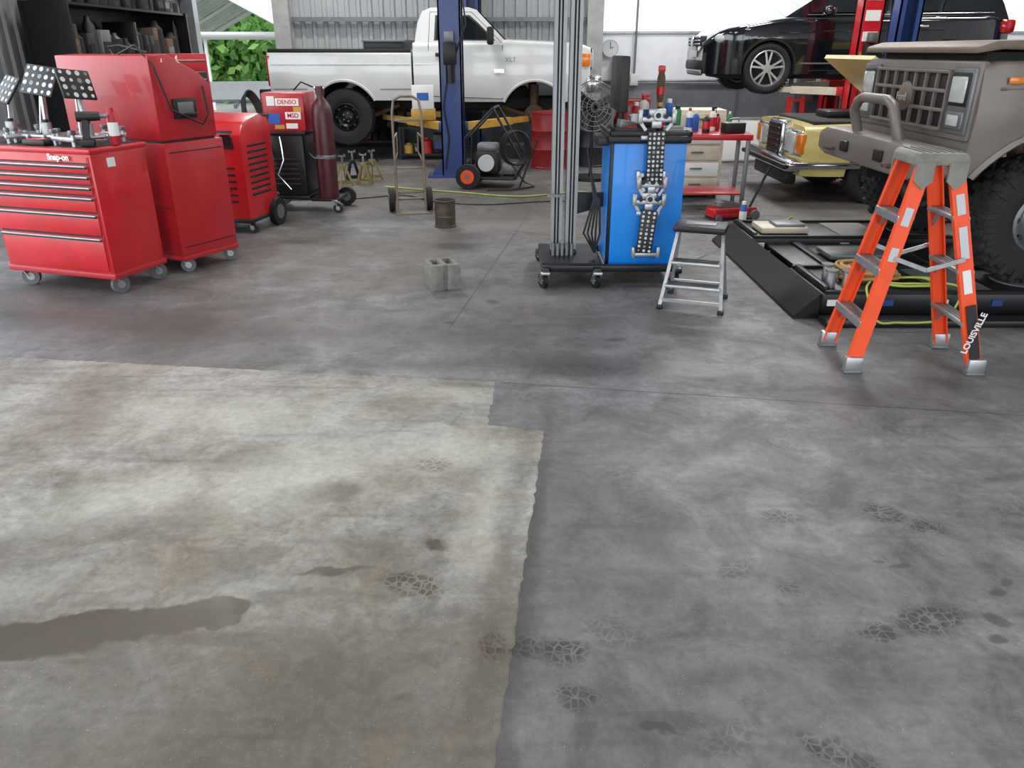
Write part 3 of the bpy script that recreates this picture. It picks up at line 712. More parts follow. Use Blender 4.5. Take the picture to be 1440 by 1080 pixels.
for x, y in ((2.09, 4.9), (2.19, 4.88), (2.12, 5.05)):
    o.cyl((x, y, .17), (x, y, .27), .03, ALU, n=18); o.cyl((x, y, .27), (x, y, .285), .042, GREYM, n=18)
o.done()
def coil(name, c, m, loops, r0, r, seed):
    rnd = random.Random(seed); o = Ob(name, c); pts = []
    for i in range(loops*24):
        a = 2*pi*i/24; k = i//24; rr = r0+.02*sin(k*2.3)+.012*sin(a*2+k)
        pts.append((rr*1.15*cos(a)+.02*sin(k*1.7), rr*.8*sin(a)+.02*cos(k*2.1), r+r*1.25*k*.8+.004*sin(a*3)))
    o.tube(pts, r, m, 8); return o.done()
coil('air_hose_coil', (2.40, 5.08, .177), ROPE, 8, .15, .012, 1)
coil('air_hose_coil', (2.62, 4.94, .177), GREENH, 3, .14, .008, 2)
def path(name, pts, r, m):
    P_ = [Vector(p) for p in pts]; out = []
    for i in range(len(P_)-1):
        a, b, c, d = P_[max(0, i-1)], P_[i], P_[i+1], P_[min(len(P_)-1, i+2)]
        for k in range(8):
            t = k/8; out.append(.5*((2*b)+(-a+c)*t+(2*a-5*b+4*c-d)*t*t+(-a+3*b-3*c+d)*t**3))
    out.append(P_[-1]); o = Ob(name); o.tube(out, r, m, 8); return o.done()
path('air_hose', [(2.35, 4.9, .2), (2.24, 4.69, .2), (2.26, 4.53, .06), (2.38, 4.5, .055), (2.6, 4.52, .055), (2.75, 4.6, .08), (2.85, 4.72, .21), (2.75, 4.9, .2)], .007, GREENH)
path('garden_hose', [(-1.6, 9.9, .012), (-.7, 9.5, .012), (.1, 9.2, .012), (.9, 9.5, .012), (1.4, 8.6, .012), (1.5, 7.7, .012), (2.4, 7.45, .012), (2.9, 8.0, .012)], .009, GREENH)
path('power_cord', [(-3.0, 8.95, .008), (-1.9, 9.05, .008), (-1.3, 9.3, .008), (-.9, 8.9, .008), (-.3, 8.7, .008), (.6, 8.9, .008), (1.2, 8.3, .008)], .006, BLK)

# ------------------------------------------------------------------ taupe off-road truck
o = Ob('offroad_truck', (7.2, 5.9, .176), 180)
def wt(x, z): return .84+.03*math.exp(-((z-1.05)/.2)**2)-.03*max(0, (.8-z)/.2)-(.04*max(0, (x-4.1)/.2)**2 if x > 4.1 else 0)
zb, ex = arcs(.66, [(3.75, .42, .54), (1.1, .42, .53)])
o.loft(stations(0, 4.3, 36, ex), zb, lambda x: 1.36 if x < 4.2 else 1.36-.02*(x-4.2)/.1, wt, TAUPE, DARK, rr=.04, crown=0)
o.prism([(2.95, 1.385), (2.95, 1.42), (3.6, 1.49), (4.25, 1.475), (4.37, 1.44), (4.37, 1.40), (4.2, 1.425)], 'y', -.80, .80, TAUPED, bev=.012)
o.bx(3.0, 4.25, -.7, .7, 1.34, 1.41, DARK)
gt = lambda x, z: .83-.12*(z-1.36)/.5
o.tprism([(.1, 1.36), (.2, 1.82), (2.35, 1.86), (2.45, 1.83), (2.9, 1.36)], gt, TAUPE)
o.panel([(.3, 1.42), (.38, 1.76), (1.4, 1.78), (1.4, 1.42)], gt, GLASS); o.panel([(1.5, 1.42), (1.5, 1.78), (2.35, 1.78), (2.7, 1.42)], gt, GLASS)
quadx(o, 2.87, 1.41, 2.48, 1.82, .76, .66, GLASS, .012)
for pts in ([(1.48, .7), (1.48, 1.34)], [(2.8, .66), (2.8, 1.34)], [(1.48, .7), (2.8, .66)], [(3.0, .9), (3.0, 1.34)]): o.line(pts, wt, BLK, .006)
o.line([(.1, 1.2), (4.2, 1.2)], wt, TAUPE, .012)
archtrim(o, 3.75, .42, .54, .66, wt, TAUPE, .028); archtrim(o, 1.1, .42, .53, .66, wt, TAUPE, .028)
o.bx(4.26, 4.33, -.8, .8, .88, 1.36, TAUPE, .02)
o.bx(4.31, 4.345, -.52, .52, .93, 1.3, BLK, .01)
for k in range(4): o.bx(4.33, 4.375, -.53, .53, .925+k*.118, .95+k*.118, TAUPE, .008)
for k in range(8): o.bx(4.33, 4.37, -.53+k*.1514-.008, -.53+k*.1514+.008, .93, 1.3, TAUPE, .004)
o.lathe([(.0, .03), (.06, .028), (.095, .012), (.1, 0)], (4.37, 0, 1.12), TAUPED, (1, 0, 0), 28)
for q in (-1, 1):
    o.bx(4.32, 4.35, q*.54, q*.80, .92, 1.32, GREYM, .01)
    o.bx(4.34, 4.36, q*.565, q*.775, 1.09, 1.29, BLK, .01); o.bx(4.345, 4.375, q*.585, q*.755, 1.11, 1.27, LAMP, .02)
    o.bx(4.34, 4.365, q*.565, q*.775, .95, 1.06, GREYM, .01); o.bx(4.345, 4.37, q*.6, q*.74, .97, 1.04, LAMP, .01)
    o.bx(4.07, 4.17, q*.862, q*.874, 1.23, 1.27, AMBER, .005)
    o.box((3.62, q*.868, 1.17), (.05, .01, .03), WHITE)
    wheel(o, (3.75, q*.80, .40), .40, .3, .2, GREYM, 'steel', q, knob=True); wheel(o, (1.1, q*.80, .40), .40, .3, .2, GREYM, 'steel', q, knob=True)
    o.bx(.1, 4.4, q*.38-.04, q*.38+.04, .5, .64, DARK); o.cyl((3.75, q*.5, .45), (3.78, q*.5, 1.0), .07, RUST)
    o.cyl((3.9, q*.55, .4), (3.95, q*.5, 1.0), .03, BLKM)
o.cyl((3.75, -.7, .4), (3.75, .7, .4), .05, DARK); o.cyl((1.1, -.7, .4), (1.1, .7, .4), .05, DARK); o.sph((3.75, .15, .4), .14, DARK)
o.prism([(.88, .67), (.88, .80), (.74, .85), (-.74, .85), (-.88, .80), (-.88, .67), (-.72, .63), (.72, .63)], 'x', 4.40, 4.62, TAUPE, bev=.03)
o.bx(4.3, 4.5, -.45, -.35, .6, .75, DARK); o.bx(4.3, 4.5, .35, .45, .6, .75, DARK)
lp = [(4.52, -.34, .83), (4.58, -.34, 1.0), (4.58, -.29, 1.07), (4.58, -.2, 1.10), (4.58, .2, 1.10), (4.58, .29, 1.07), (4.58, .34, 1.0), (4.52, .34, .83)]
o.tube(lp, .036, TAUPE, 12)
for q in (-1, 1): o.box((4.63, q*.3, .74), (.03, .12, .08), BLK, .01); o.tube([(4.6, q*.5, .7), (4.68, q*.5, .7), (4.68, q*.56, .7), (4.6, q*.56, .7)], .012, RUST)
trk = o.done()
text(trk, 'Ford', (4.402, 0, 1.115), (90, 0, 90), .075, LGREY)

# ------------------------------------------------------------------ fibreglass step ladder
o = Ob('step_ladder', (2.155, 4.03, 0), -3)
def rail(q, s_, bx_, tx):
    p0 = Vector((bx_, s_*.205, .03)); p1 = Vector((tx, s_*.13, 1.08))
    o.beam(p0, p1, .07, .006, ORANGE, (0, 1, 0)) ; d = (p1-p0).normalized(); x = Vector((0, 1, 0)).cross(d).normalized()
    for e in (-1, 1): o.beam(p0+x*e*.034-Vector((0, s_*.012, 0)), p1+x*e*.034-Vector((0, s_*.012, 0)), .006, .03, ORANGE, (0, 1, 0))
    o.box((bx_, s_*.205, .045), (.09, .045, .09), ALU, .006); o.box((bx_, s_*.205, .008), (.1, .055, .016), GREYM, .004)
    return p0, p1
for q, bx_, tx in ((-1, -.31, -.11), (1, .33, .04)):
    for s_ in (-1, 1):
        p0, p1 = rail(q, s_, bx_, tx)
        for z, hh, mm in (((.78, .09, LGREY), (.6, .07, LGREY)) if q < 0 else ((.62, .16, LGREY), (.44, .12, WHITE), (.84, .1, LGREY))):
            if s_ < 0:
                t = (z-p0.z)/(p1.z-p0.z); c = p0.lerp(p1, t)+Vector((0, -.006, 0)); c2 = p0.lerp(p1, t+hh/1.05)+Vector((0, -.006, 0)); o.beam(c, c2, .04, .004, mm, (0, 1, 0))
    for z in (.27, .55, .82):
        t = (z-.03)/1.05; x = bx_+(tx-bx_)*t; hw = .205-.075*t
        o.box((x, 0, z), (.085, hw*2, .022), ALU, .004); o.box((x-.04*q*-1, 0, z-.012), (.006, hw*2, .035), ALU)
        for k in (-.02, 0, .02): o.box((x+k, 0, z+.012), (.006, hw*2-.03, .004), GREYM)
        for s_ in (-1, 1): o.beam((x, s_*hw*.95, z-.09), (x, s_*hw*.55, z-.01), .02, .006, ALU)
o.beam(Vector((.316, -.214, .09)), Vector((.238, -.194, .38)), .05, .005, BLK, (0, 1, 0))
for s_ in (-1, 1):
    o.beam((-.19, s_*.18, .62), (-.02, s_*.18, .56), .022, .006, ALU, (0, 1, 0)); o.beam((-.02, s_*.18, .56), (.16, s_*.18, .62), .022, .006, ALU, (0, 1, 0))
CAPM = M('cast_grey_cap', (132, 130, 122), .6, metal=.2, var=.15, dirt=.4, scale=14)
o.prism([(-.165, 1.075), (-.165, 1.115), (-.145, 1.135), (.075, 1.135), (.095, 1.115), (.095, 1.075)], 'y', -.145, .145, CAPM, bev=.008)
for k in range(6): o.box((-.125+k*.036, 0, 1.137), (.008, .24, .006), GREYM)
for cx in (-.115, .045):
    for s_ in (-1, 1): o.prism([(cx-.045, 1.09), (cx+.045, 1.09), (cx+.045, 1.0), (cx, .96), (cx-.045, 1.0)], 'y', s_*.137, s_*.15, CAPM)
lad = o.done()
text(lad, 'LOUISVILLE', (.278, -.2145, .235), (90, -75, 0), .046, WHITE, bold=.001)

# ------------------------------------------------------------------ step stool
o = Ob('step_stool', (1.25, 5.08, 0), -20)
for s_ in (-1, 1):
    o.beam((s_*.2, -.2, .02), (s_*.145, .03, .5), .03, .022, ALU, (1, 0, 0)); o.beam((s_*.19, .19, .02), (s_*.14, .06, .5), .026, .02, ALU, (1, 0, 0))
    o.box((s_*.2, -.2, .015), (.04, .05, .03), BLK, .005); o.box((s_*.19, .19, .015), (.04, .045, .03), BLK, .005)
    o.beam((s_*.178, -.11, .2), (s_*.17, .15, .17), .015, .006, ALU, (1, 0, 0))
o.box((0, -.135, .155), (.36, .12, .02), ALU, .005); o.box((0, -.075, .30), (.32, .12, .02), ALU, .005)
for k in (-.03, 0, .03): o.box((0, -.135+k, .168), (.33, .008, .006), BLK); o.box((0, -.075+k, .313), (.29, .008, .006), BLK)
o.box((0, .02, .52), (.34, .24, .045), BLK, .015); o.box((0, .0, .545), (.2, .08, .01), GREYM, .003)
o.beam((-.19, .19, .1), (.19, .19, .1), .02, .012, ALU, (0, 0, 1)); o.beam((-.2, -.185, .06), (.2, -.185, .06), .02, .02, ALU, (0, 0, 1))
o.beam((-.18, .16, .18), (.16, .1, .38), .012, .006, ALU)
o.done()

# ------------------------------------------------------------------ alignment targets
def plate(o, X, w, h, pitch=.034):
    old = o.X; o.X = X if old is None else old @ X
    o.box((0, 0, 0), (w, .018, h), BLK, .006)
    nx = max(3, int(w/pitch)); nz = max(3, int(h/pitch))
    for i in range(nx):
        for j in range(nz):
            x = (i+.5)/nx*w-w/2; z = (j+.5)/nz*h-h/2; r = pitch*(.34 if (i+j) % 3 else .24)
            o.cyl((x, -.0105, z), (x, -.0092, z), r, LGREY if (i*7+j*3) % 5 else GREYM, n=10)
    o.X = old
def clamp(o, c, s_=1.0, vertical=True):
    cx, cy, cz = c
    o.box((cx, cy, cz), (.25*s_, .03, .035), ALU, .006); o.box((cx, cy-.01, cz+.045), (.12*s_, .03, .05), ALU, .01); o.box((cx, cy-.015, cz-.03), (.07*s_, .03, .05), ALU, .008)
    for q in (-1, 1):
        o.box((cx+q*.115*s_, cy-.01, cz+.02), (.03, .04, .09), ALU, .006); o.cyl((cx+q*.115*s_, cy-.05, cz+.05), (cx+q*.115*s_, cy+.02, cz+.05), .012, ALU, n=12)
        o.beam((cx+q*.115*s_, cy, cz-.01), (cx+q*.07*s_, cy, cz-.07), .02, .02, ALU); o.cyl((cx+q*.06, cy-.03, cz+.02), (cx+q*.06, cy-.02, cz+.02), .014, BLK, n=14)
    o.cyl((cx, cy-.06, cz+.03), (cx, cy, cz+.03), .03, ALU, n=20); o.cyl((cx, cy-.065, cz+.03), (cx, cy-.06, cz+.03), .018, BLK, n=16)

# ------------------------------------------------------------------ wheel alignment console
COLM = M('anodised_column', (140, 142, 144), .4, metal=.5, var=.08)
o = Ob('wheel_alignment_machine', (0, 0, 0))
for y in (5.5, 6.12): o.bx(.22, 1.24, y-.03, y+.03, .11, .16, BLKM, .008)
for x in (.24, .62, 1.2): o.bx(x-.03, x+.03, 5.42, 6.2, .11, .15, BLKM, .008)
o.bx(.22, .66, 5.5, 6.12, .15, .17, BLKM)
for x, y in ((.24, 5.42), (.62, 5.42), (1.2, 5.5), (.24, 6.2), (1.2, 6.2)): caster(o, x, y, .13, .055, BLK, random.uniform(0, 3)); o.lathe([(.0, 0), (.03, 0)], (x, y, .05), ALU)
for x in (.335, .445):
    for q in (-1, 1): o.bx(x+q*.042, x+q*.018, 5.80, 5.92, .16, 3.1, COLM)
    o.bx(x-.022, x+.022, 5.83, 5.91, .16, 3.1, BLK); o.bx(x-.005, x+.005, 5.80, 5.83, .16, 3.1, COLM)
o.bx(.29, .49, 5.78, 5.94, .16, .2, BLKM, .01)
for k in range(5): o.cyl((.31+k*.035, 5.74, .17), (.31+k*.035, 5.74, .26), .014, GREYM, n=10)
o.prism([(.46, .62), (.8, .62), (.8, .55), (.46, .45)], 'y', 5.85, 5.88, BLKM); o.bx(.26, .38, 5.75, 5.8, .6, .62, GREYM)
o.bx(-.9, 1.75, 5.82, 5.92, 2.98, 3.1, BLKM, .02)
for q in (-.9, 1.75): o.box((q, 5.78, 3.0), (.2, .2, .28), BLKM, .03)
o.bx(.69, 1.225, 5.60, 6.08, .12, 1.04, BLKM, .012); o.bx(.715, 1.222, 5.585, 5.61, .13, 1.0, BLUEC, .008); o.bx(.686, .70, 5.62, 6.06, .14, 1.0, BLUEC)
o.bx(.67, 1.25, 5.56, 6.1, 1.0, 1.05, BLK, .015); o.bx(.67, 1.25, 5.56, 5.575, 1.05, 1.08, BLK, .005); o.bx(.67, .685, 5.56, 6.1, 1.05, 1.08, BLK); o.bx(1.235, 1.25, 5.56, 6.1, 1.05, 1.08, BLK)
o.bx(.6, .68, 5.6, 5.95, .98, 1.04, BLK, .01)
o.cyl((.80, 5.95, 1.05), (.80, 5.95, 1.3), .02, BLK); o.box((.765, 5.86, 1.38), (.06, .54, .36), BLK, .01, (0, 0, 0)); o.box((.797, 5.86, 1.38), (.004, .48, .3), GLASS)
for k in range(5): o.tube([(.54+k*.02, 5.72, .95-k*.1), (.6+k*.01, 5.7, .6), (.53+k*.03, 5.68, .35), (.62, 5.7, .2)], .008, BLK)
clamp(o, (.99, 5.55, 1.16), 1.0)
plate(o, Matrix.Translation((.99, 5.5, .92)) @ Euler((radians(-4), 0, radians(3))).to_matrix().to_4x4(), .12, .33, .03)
clamp(o, (.985, 5.55, .72), .8); clamp(o, (.975, 5.555, .60), .9)
plate(o, Matrix.Translation((.965, 5.5, .40)) @ Euler((radians(-5), radians(5), radians(-6))).to_matrix().to_4x4(), .115, .3, .03)
for z in (1.04, .745, .52, .22): clamp(o, (.98, 5.56, z-.0), .6) if z in (.745,) else o.box((.975, 5.56, z), (.17, .04, .03), ALU, .006)
for q in (-1, 1):
    for z in (.22, .76): o.box((.975+q*.09, 5.55, z+.02), (.025, .05, .08), ALU, .005)
o.done()

def bottle(name, loc, r, h, m, cap, label=None, spray=False, tilt=None):
    o = Ob(name, loc)
    o.lathe([(0, 0), (r*.95, 0), (r, .006), (r, h*.72), (r*.85, h*.8), (r*.4, h*.87), (r*.38, h*.9)], (0, 0, 0), m, n=20)
    o.cyl((0, 0, h*.88), (0, 0, h), r*.45, cap, n=14)
    if spray: o.box((r*.3, 0, h*1.02), (r*1.6, r*.5, h*.1), cap, .004); o.beam((r*.8, 0, h*.95), (r*1.0, 0, h*.8), .006, .01, cap)
    if label: o.lathe([(r*1.01, h*.2), (r*1.015, h*.21), (r*1.015, h*.6), (r*1.01, h*.61)], (0, 0, 0), label, n=20)
    return o.done()
def can(name, loc, r, h, m, cap, label=None):
    o = Ob(name, loc)
    o.lathe([(0, 0), (r*.9, 0), (r, .006), (r, h*.82), (r*.7, h*.88), (0, h*.88)], (0, 0, 0), m, n=20); o.cyl((0, 0, h*.86), (0, 0, h), r*.62, cap, n=16)
    if label: o.lathe([(r*1.01, h*.25), (r*1.02, h*.26), (r*1.02, h*.6), (r*1.01, h*.61)], (0, 0, 0), label, n=20)
    return o.done()
zt = 1.051
can('spray_can', (.90, 5.92, zt), .03, .2, REDD, WHITE, WHITE); can('spray_can', (1.15, 5.97, zt), .03, .22, BLUES, WHITE); can('spray_can', (1.19, 5.85, zt), .028, .18, GREENC, BLK)
bottle('spray_bottle', (.97, 6.0, zt), .04, .24, WHITE, RED, BLUES, True); bottle('oil_bottle', (1.06, 5.84, zt), .045, .2, BLK, YELL, RED)
o = Ob('brush_pole', (1.08, 5.98, zt)); o.lathe([(0, 0), (.02, 0), (.018, .2), (.024, .22), (.03, .36), (.02, .4), (0, .4)], (0, 0, 0), RUST, n=16); o.lathe([(.031, .25), (.032, .3)], (0, 0, 0), RED, n=16); o.box((0, 0, .42), (.05, .03, .05), RED, .01); o.done()
o = Ob('parts_tray', (.86, 5.72, zt)); o.box((0, 0, .004), (.3, .2, .008), BLKM, .002)
for q in (-1, 1): o.box((q*.147, 0, .025), (.006, .2, .05), BLKM); o.box((0, q*.097, .025), (.3, .006, .05), BLKM)
for k in range(12): o.cyl((random.uniform(-.12, .12), random.uniform(-.07, .07), .008), (random.uniform(-.12, .12), random.uniform(-.07, .07), .05), .012, [ALU, BLK, REDD][k % 3], n=8)
o.box((-.05, .02, .06), (.12, .08, .06), GREYM, .01, (0, 10, 20)); o.box((.07, -.02, .06), (.1, .06, .05), BLK, .01, (0, -10, 40))
o.done()
o = Ob('impact_wrench', (1.13, 5.68, zt+.03)); o.cyl((-.07, 0, 0), (.07, 0, 0), .03, GREYM); o.cyl((.07, 0, 0), (.1, 0, 0), .015, ALU); o.beam((-.03, 0, 0), (-.06, .1, 0), .035, .04, RED, (0, 0, 1)); o.done()

# ------------------------------------------------------------------ red drawer tool cart
o = Ob('tool_cart', (-3.148, 5.61, 0), -17.5)
W, D = .475, .25
o.bx(-W, W, -D, D, .14, .985, RED, .01); o.bx(-W-.012, W+.012, -D-.015, D+.01, .965, 1.0, RED, .01); o.bx(-W+.03, W-.03, -D+.03, D-.03, .99, 1.003, BLK)
o.bx(-W-.008, W+.008, -D-.01, D+.01, .12, .16, REDD, .006)
zz = [.905, .835, .765, .695, .58, .42, .17]
for i in range(6):
    z1, z0 = zz[i], zz[i+1]
    o.bx(-W+.03, W-.03, -D-.014, -D+.01, z0+.008, z1-.008, RED, .005); o.box((0, -D-.024, z1-.016), (2*W-.07, .02, .01), ALU, .003); o.box((0, -D-.02, z1-.026), (2*W-.07, .014, .01), BLK, .002)
    o.box((0, -D-.002, z1), (2*W-.05, .006, .01), BLK)
o.bx(W-.04, W-.02, -D-.004, -D, .16, .95, REDD)
o.cyl((-W+.1, -D-.01, .94), (-W+.1, -D, .94), .012, ALU, n=12)
o.bx(W, W+.003, -.12, -.05, .87, .93, WHITE)
for x in (-W+.07, W-.07):
    for y in (-D+.06, D-.06): caster(o, x, y, .14, .062, WHEELG, 1.2 if x > 0 else .4)
tc_ = o.done()
text(tc_, 'Snap-on', (.22, -.268, .942), (90, 0, 0), .055, WHITE, bold=.002)
def target(loc, rz, pw, ph, tilt, hp):
    o = Ob('alignment_target', loc, rz)
    for y in (-.09, .09): o.cyl((-.2, y, .045), (.2, y, .045), .012, ALU, n=12)
    for x in (-.19, -.07, .07, .19): o.box((x, 0, .045), (.03, .24, .03), ALU, .006); 
    for x in (-.19, .19):
        for y in (-.1, .1): o.cyl((x, y, 0), (x, y, .1), .014, ALU, n=10); o.box((x, y, .09), (.04, .03, .03), GREYM, .005)
    o.cyl((0, 0, .03), (0, 0, .13), .035, ALU, n=20); o.cyl((0, 0, .13), (0, 0, .15), .022, BLK, n=14)
    o.beam((0, 0, .06), (0, .03, hp-.05), .03, .02, ALU, (1, 0, 0)); o.beam((-.06, 0, .06), (-.02, .03, hp-.08), .012, .012, ALU)
    plate(o, Matrix.Translation((0, .03, hp)) @ Euler((radians(tilt), radians(6), 0)).to_matrix().to_4x4(), pw, ph, .05)
    o.box((0, .05, hp), (pw*.4, .03, ph*.3), GREYM, .005, (tilt, 0, 0))
    return o.done()
target((-3.26, 5.66, 1.003), -17, .27, .21, -28, .40); target((-2.92, 5.56, 1.003), 62, .24, .2, -22, .38); target((-3.56, 5.75, 1.003), -40, .24, .2, -35, .34)
o = Ob('impact_driver', (-2.81, 5.38, 1.003), 20)
o.cyl((-.07, 0, .19), (.07, 0, .19), .034, BLK, r2=.028); o.cyl((.07, 0, .19), (.11, 0, .19), .014, GREYM); o.beam((-.02, 0, .17), (-.035, 0, .05), .04, .05, BLK, (0, 1, 0)); o.box((-.03, 0, .025), (.09, .07, .05), BLK, .01); o.done()
can('spray_can', (-2.70, 5.47, 1.003), .033, .24, REDD, RED, WHITE)
o = Ob('label_maker', (-3.22, 5.45, 1.003), -20); o.box((0, 0, .02), (.2, .09, .035), BLK, .01); o.box((0, 0, .04), (.14, .06, .006), RED); o.done()

# ------------------------------------------------------------------ red equipment cabinet
o = Ob('equipment_cabinet', (-2.86, 6.3, 0), -28)
W, D = .525, .275
o.bx(-W, W, -D, D, .12, .97, REDD, .008)
o.prism([(-D, .985), (-D, 1.56), (-D+.16, 1.57), (D-.12, 1.44), (D-.03, 1.36), (D-.03, .985)], 'x', -W, W-.02, REDD, bev=.008)
o.bx(-W+.01, W-.03, -D+.01, D-.05, .96, .99, BLK)
o.bx(W-.022, W+.002, -.13, .07, 1.13, 1.27, BLK, .006); o.bx(W-.0, W+.006, -.10, .04, 1.155, 1.245, GREYM, .003); o.box((W+.008, .0, 1.16), (.02, .12, .02), BLK, .005)
for z in (.2, .9): o.bx(W-.004, W+.004, -D+.03, D-.03, z, z+.006, BLK)
o.bx(-W+.02, W-.02, -D-.004, -D, .5, .505, BLK); o.bx(-.005, .0, -D-.004, -D, .14, .95, BLK)
o.bx(-W-.005, W+.005, -D-.005, D+.005, .10, .135, REDD, .006)
for x in (-W+.07, W-.07):
    for y in (-D+.06, D-.06): caster(o, x, y, .12, .055, WHEELG, .7)
o.tube([(W-.3, -D-.01, 1.57), (W-.1, -D-.02, 1.63), (W+.0, -D+.02, 1.5), (W+.02, -D+.1, 1.2), (W+.012, .1, 1.08), (W+.012, .16, 1.15), (W+.0, .15, 1.35)], .007, BLK)
o.tube([(-W+.3, 0, 1.56), (-W+.2, .05, 1.62), (-W+.4, .0, 1.63), (-W+.7, 0, 1.58)], .007, BLK)
o.done()

# ------------------------------------------------------------------ red service machine on wheels
o = Ob('refrigerant_service_machine', (-2.63, 7.55, 0), -12)
o.prism([(-.28, .12), (-.28, .9), (-.2, 1.0), (.1, 1.06), (.25, 1.0), (.28, .85), (.28, .12)], 'x', -.25, .25, RED, bev=.02)
for k in range(9): o.box((.253, -.02, .35+k*.055), (.01, .34, .022), BLK, .003)
for k in range(6): o.box((0, -.283, .3+k*.06), (.3, .01, .02), BLK, .003)
o.box((0, -.27, .85), (.34, .03, .16), BLK, .01, (-12, 0, 0)); o.box((.1, -.285, .85), (.1, .02, .09), GLASS, 0, (-12, 0, 0))
o.cyl((.24, .2, .13), (.3, .2, .13), .13, BLK, n=28); o.cyl((-.24, .2, .13), (-.3, .2, .13), .13, BLK, n=28); o.cyl((.3, .2, .13), (.305, .2, .13), .07, GREYM)
caster(o, .2, -.22, .14, .05, BLK); caster(o, -.2, -.22, .14, .05, BLK)
o.tube([(-.2, .26, .9), (-.2, .36, 1.02), (.2, .36, 1.02), (.2, .26, .9)], .014, BLK)
o.bx(-.26, .26, -.29, .29, .1, .14, BLK, .01); o.done()

# ------------------------------------------------------------------ welding cart
o = Ob('welding_cart', (-2.32, 8.5, 0), -4)
o.bx(-.3, .2, -.24, .24, .14, .18, BLKM, .01); o.bx(.2, .5, -.22, .14, .12, .15, BLKM, .01)
o.bx(-.27, .18, -.22, .22, .18, .8, BLKM, .02)
for k in range(6): o.box((-.04, -.225, .3+k*.05), (.3, .01, .02), BLK, .003)
o.bx(-.22, .22, -.2, .2, .82, 1.2, REDD, .02); o.bx(-.28, .22, -.24, .24, .79, .83, BLKM, .01)
for x, z, w, h, m in ((.05, 1.11, .24, .07, WHITE), (.1, .98, .16, .07, WHITE), (-.1, .95, .12, .1, BLUES), (-.12, 1.12, .08, .09, WHITE), (.08, .88, .12, .05, WHITE), (-.05, .87, .1, .04, YELL), (.15, 1.04, .08, .05, YELL)): o.box((x, -.203, z), (w, .006, h), m)
for x in (-.26, .46): 
    o.cyl((x, .23, .1), (x, .28, .1), .1, BLK, n=24); o.cyl((x, .225, .1), (x, .23, .1), .05, GREYM)
for x in (-.24, .46): caster(o, x, -.2, .14, .05, BLK)
o.lathe([(0, .14), (.1, .14), (.105, .16), (.105, 1.0), (.09, 1.08), (.05, 1.13), (.035, 1.15), (.035, 1.18), (.045, 1.18), (.045, 1.26), (0, 1.27)], (.37, -.1, 0), MAROON, n=28)
o.box((.37, -.1, 1.24), (.1, .04, .04), CHROME, .008); o.lathe([(.106, .55), (.107, .56), (.107, .58), (.106, .59)], (.37, -.1, 0), GREYM)
o.tube([(.2, -.12, .6), (.28, -.22, .57), (.37, -.215, .56), (.48, -.16, .58)], .008, GREYM); 
for k in range(6): 
    rr = .2-.008*k; o.tube([(-.27-.01*k+rr*.4*cos(a+.6), -.24+rr*.35*cos(a), .98+rr*1.2*sin(a)) for a in [2*pi*i/24 for i in range(24)]], .012, BLK, 8, True)
o.tube([(-.2, -.24, .75), (-.15, -.28, .5), (-.22, -.27, .3), (-.12, -.26, .2)], .01, GREYM); o.tube([(-.05, -.24, .78), (-.02, -.28, .55), (-.1, -.27, .4), (.02, -.26, .25)], .008, CHROME)
o.tube([(.3, -.1, 1.25), (.2, -.15, 1.3), (.1, -.1, 1.22)], .008, BLK)
o.tube([(-.28, .2, .8), (-.28, .26, 1.0), (.2, .26, 1.0), (.2, .2, .8)], .014, BLK)
wc_ = o.done()
text(wc_, 'DENSO', (.05, -.207, 1.11), (90, 0, 0), .06, RED, bold=.001); text(wc_, 'MSD', (.1, -.207, .98), (90, 0, 0), .06, REDD, bold=.001)

# ------------------------------------------------------------------ hand truck
o = Ob('hand_truck', (-1.08, 8.35, 0), 12)
for q in (-1, 1):
    o.tube([(q*.15, -.04, .03), (q*.15, 0, .4), (q*.15, .03, 1.0), (q*.13, .05, 1.12), (q*.06, .06, 1.16)], .014, TAN, 10)
    o.cyl((q*.17, .08, .12), (q*.23, .08, .12), .12, RUB, n=28); o.cyl((q*.165, .08, .12), (q*.235, .08, .12), .06, GREYM, n=20); o.beam((q*.15, .02, .3), (q*.16, .08, .12), .02, .02, TAN)
    o.tube([(q*.15, .0, .75), (q*.11, .09, .8), (q*.11, .12, .6), (q*.15, .01, .5)], .008, TAN)
o.tube([(-.06, .06, 1.16), (.06, .06, 1.16)], .014, TAN)
for z in (.2, .45, .93): o.box((0, .01+.02*z, z), (.3, .012, .025), TAN, .003)
o.cyl((-.2, .08, .12), (.2, .08, .12), .012, GREYM); o.prism([(-.18, -.2), (.18, -.2), (.16, -.02), (-.16, -.02)], 'z', .0, .012, TAN); o.done()

o = Ob('metal_can', (-.655, 7.58, 0)); o.lathe([(0, .005), (.1, .005), (.108, 0), (.108, .015), (.1, .02), (.1, .09), (.104, .1), (.1, .11), (.1, .24), (.107, .25), (.107, .26), (.096, .262), (.094, .02), (0, .02)], (0, 0, 0), CANM, n=32)
o.lathe([(.101, .12), (.1015, .13), (.1015, .22), (.101, .23)], (0, 0, 0), CANM, n=32); o.cyl((0, 0, .02), (0, 0, .2), .09, DARK); o.done()
o = Ob('concrete_block', (-.515, 5.5, 0), 18)
a = .11; h = .185
for s in (-1, 1):
    o.bx(-a, a, s*a, s*(a-.035), 0, h, CONC, .004); o.bx(s*a, s*(a-.035), -a+.03, a-.03, 0, h, CONC, .004)
o.bx(-.018, .018, -a+.03, a-.03, 0, h, CONC, .004)
for q in (-1, 1): o.bx(q*.015, q*a, -a-.018, -a+.004, 0, h, CONC, .004)
o.done()

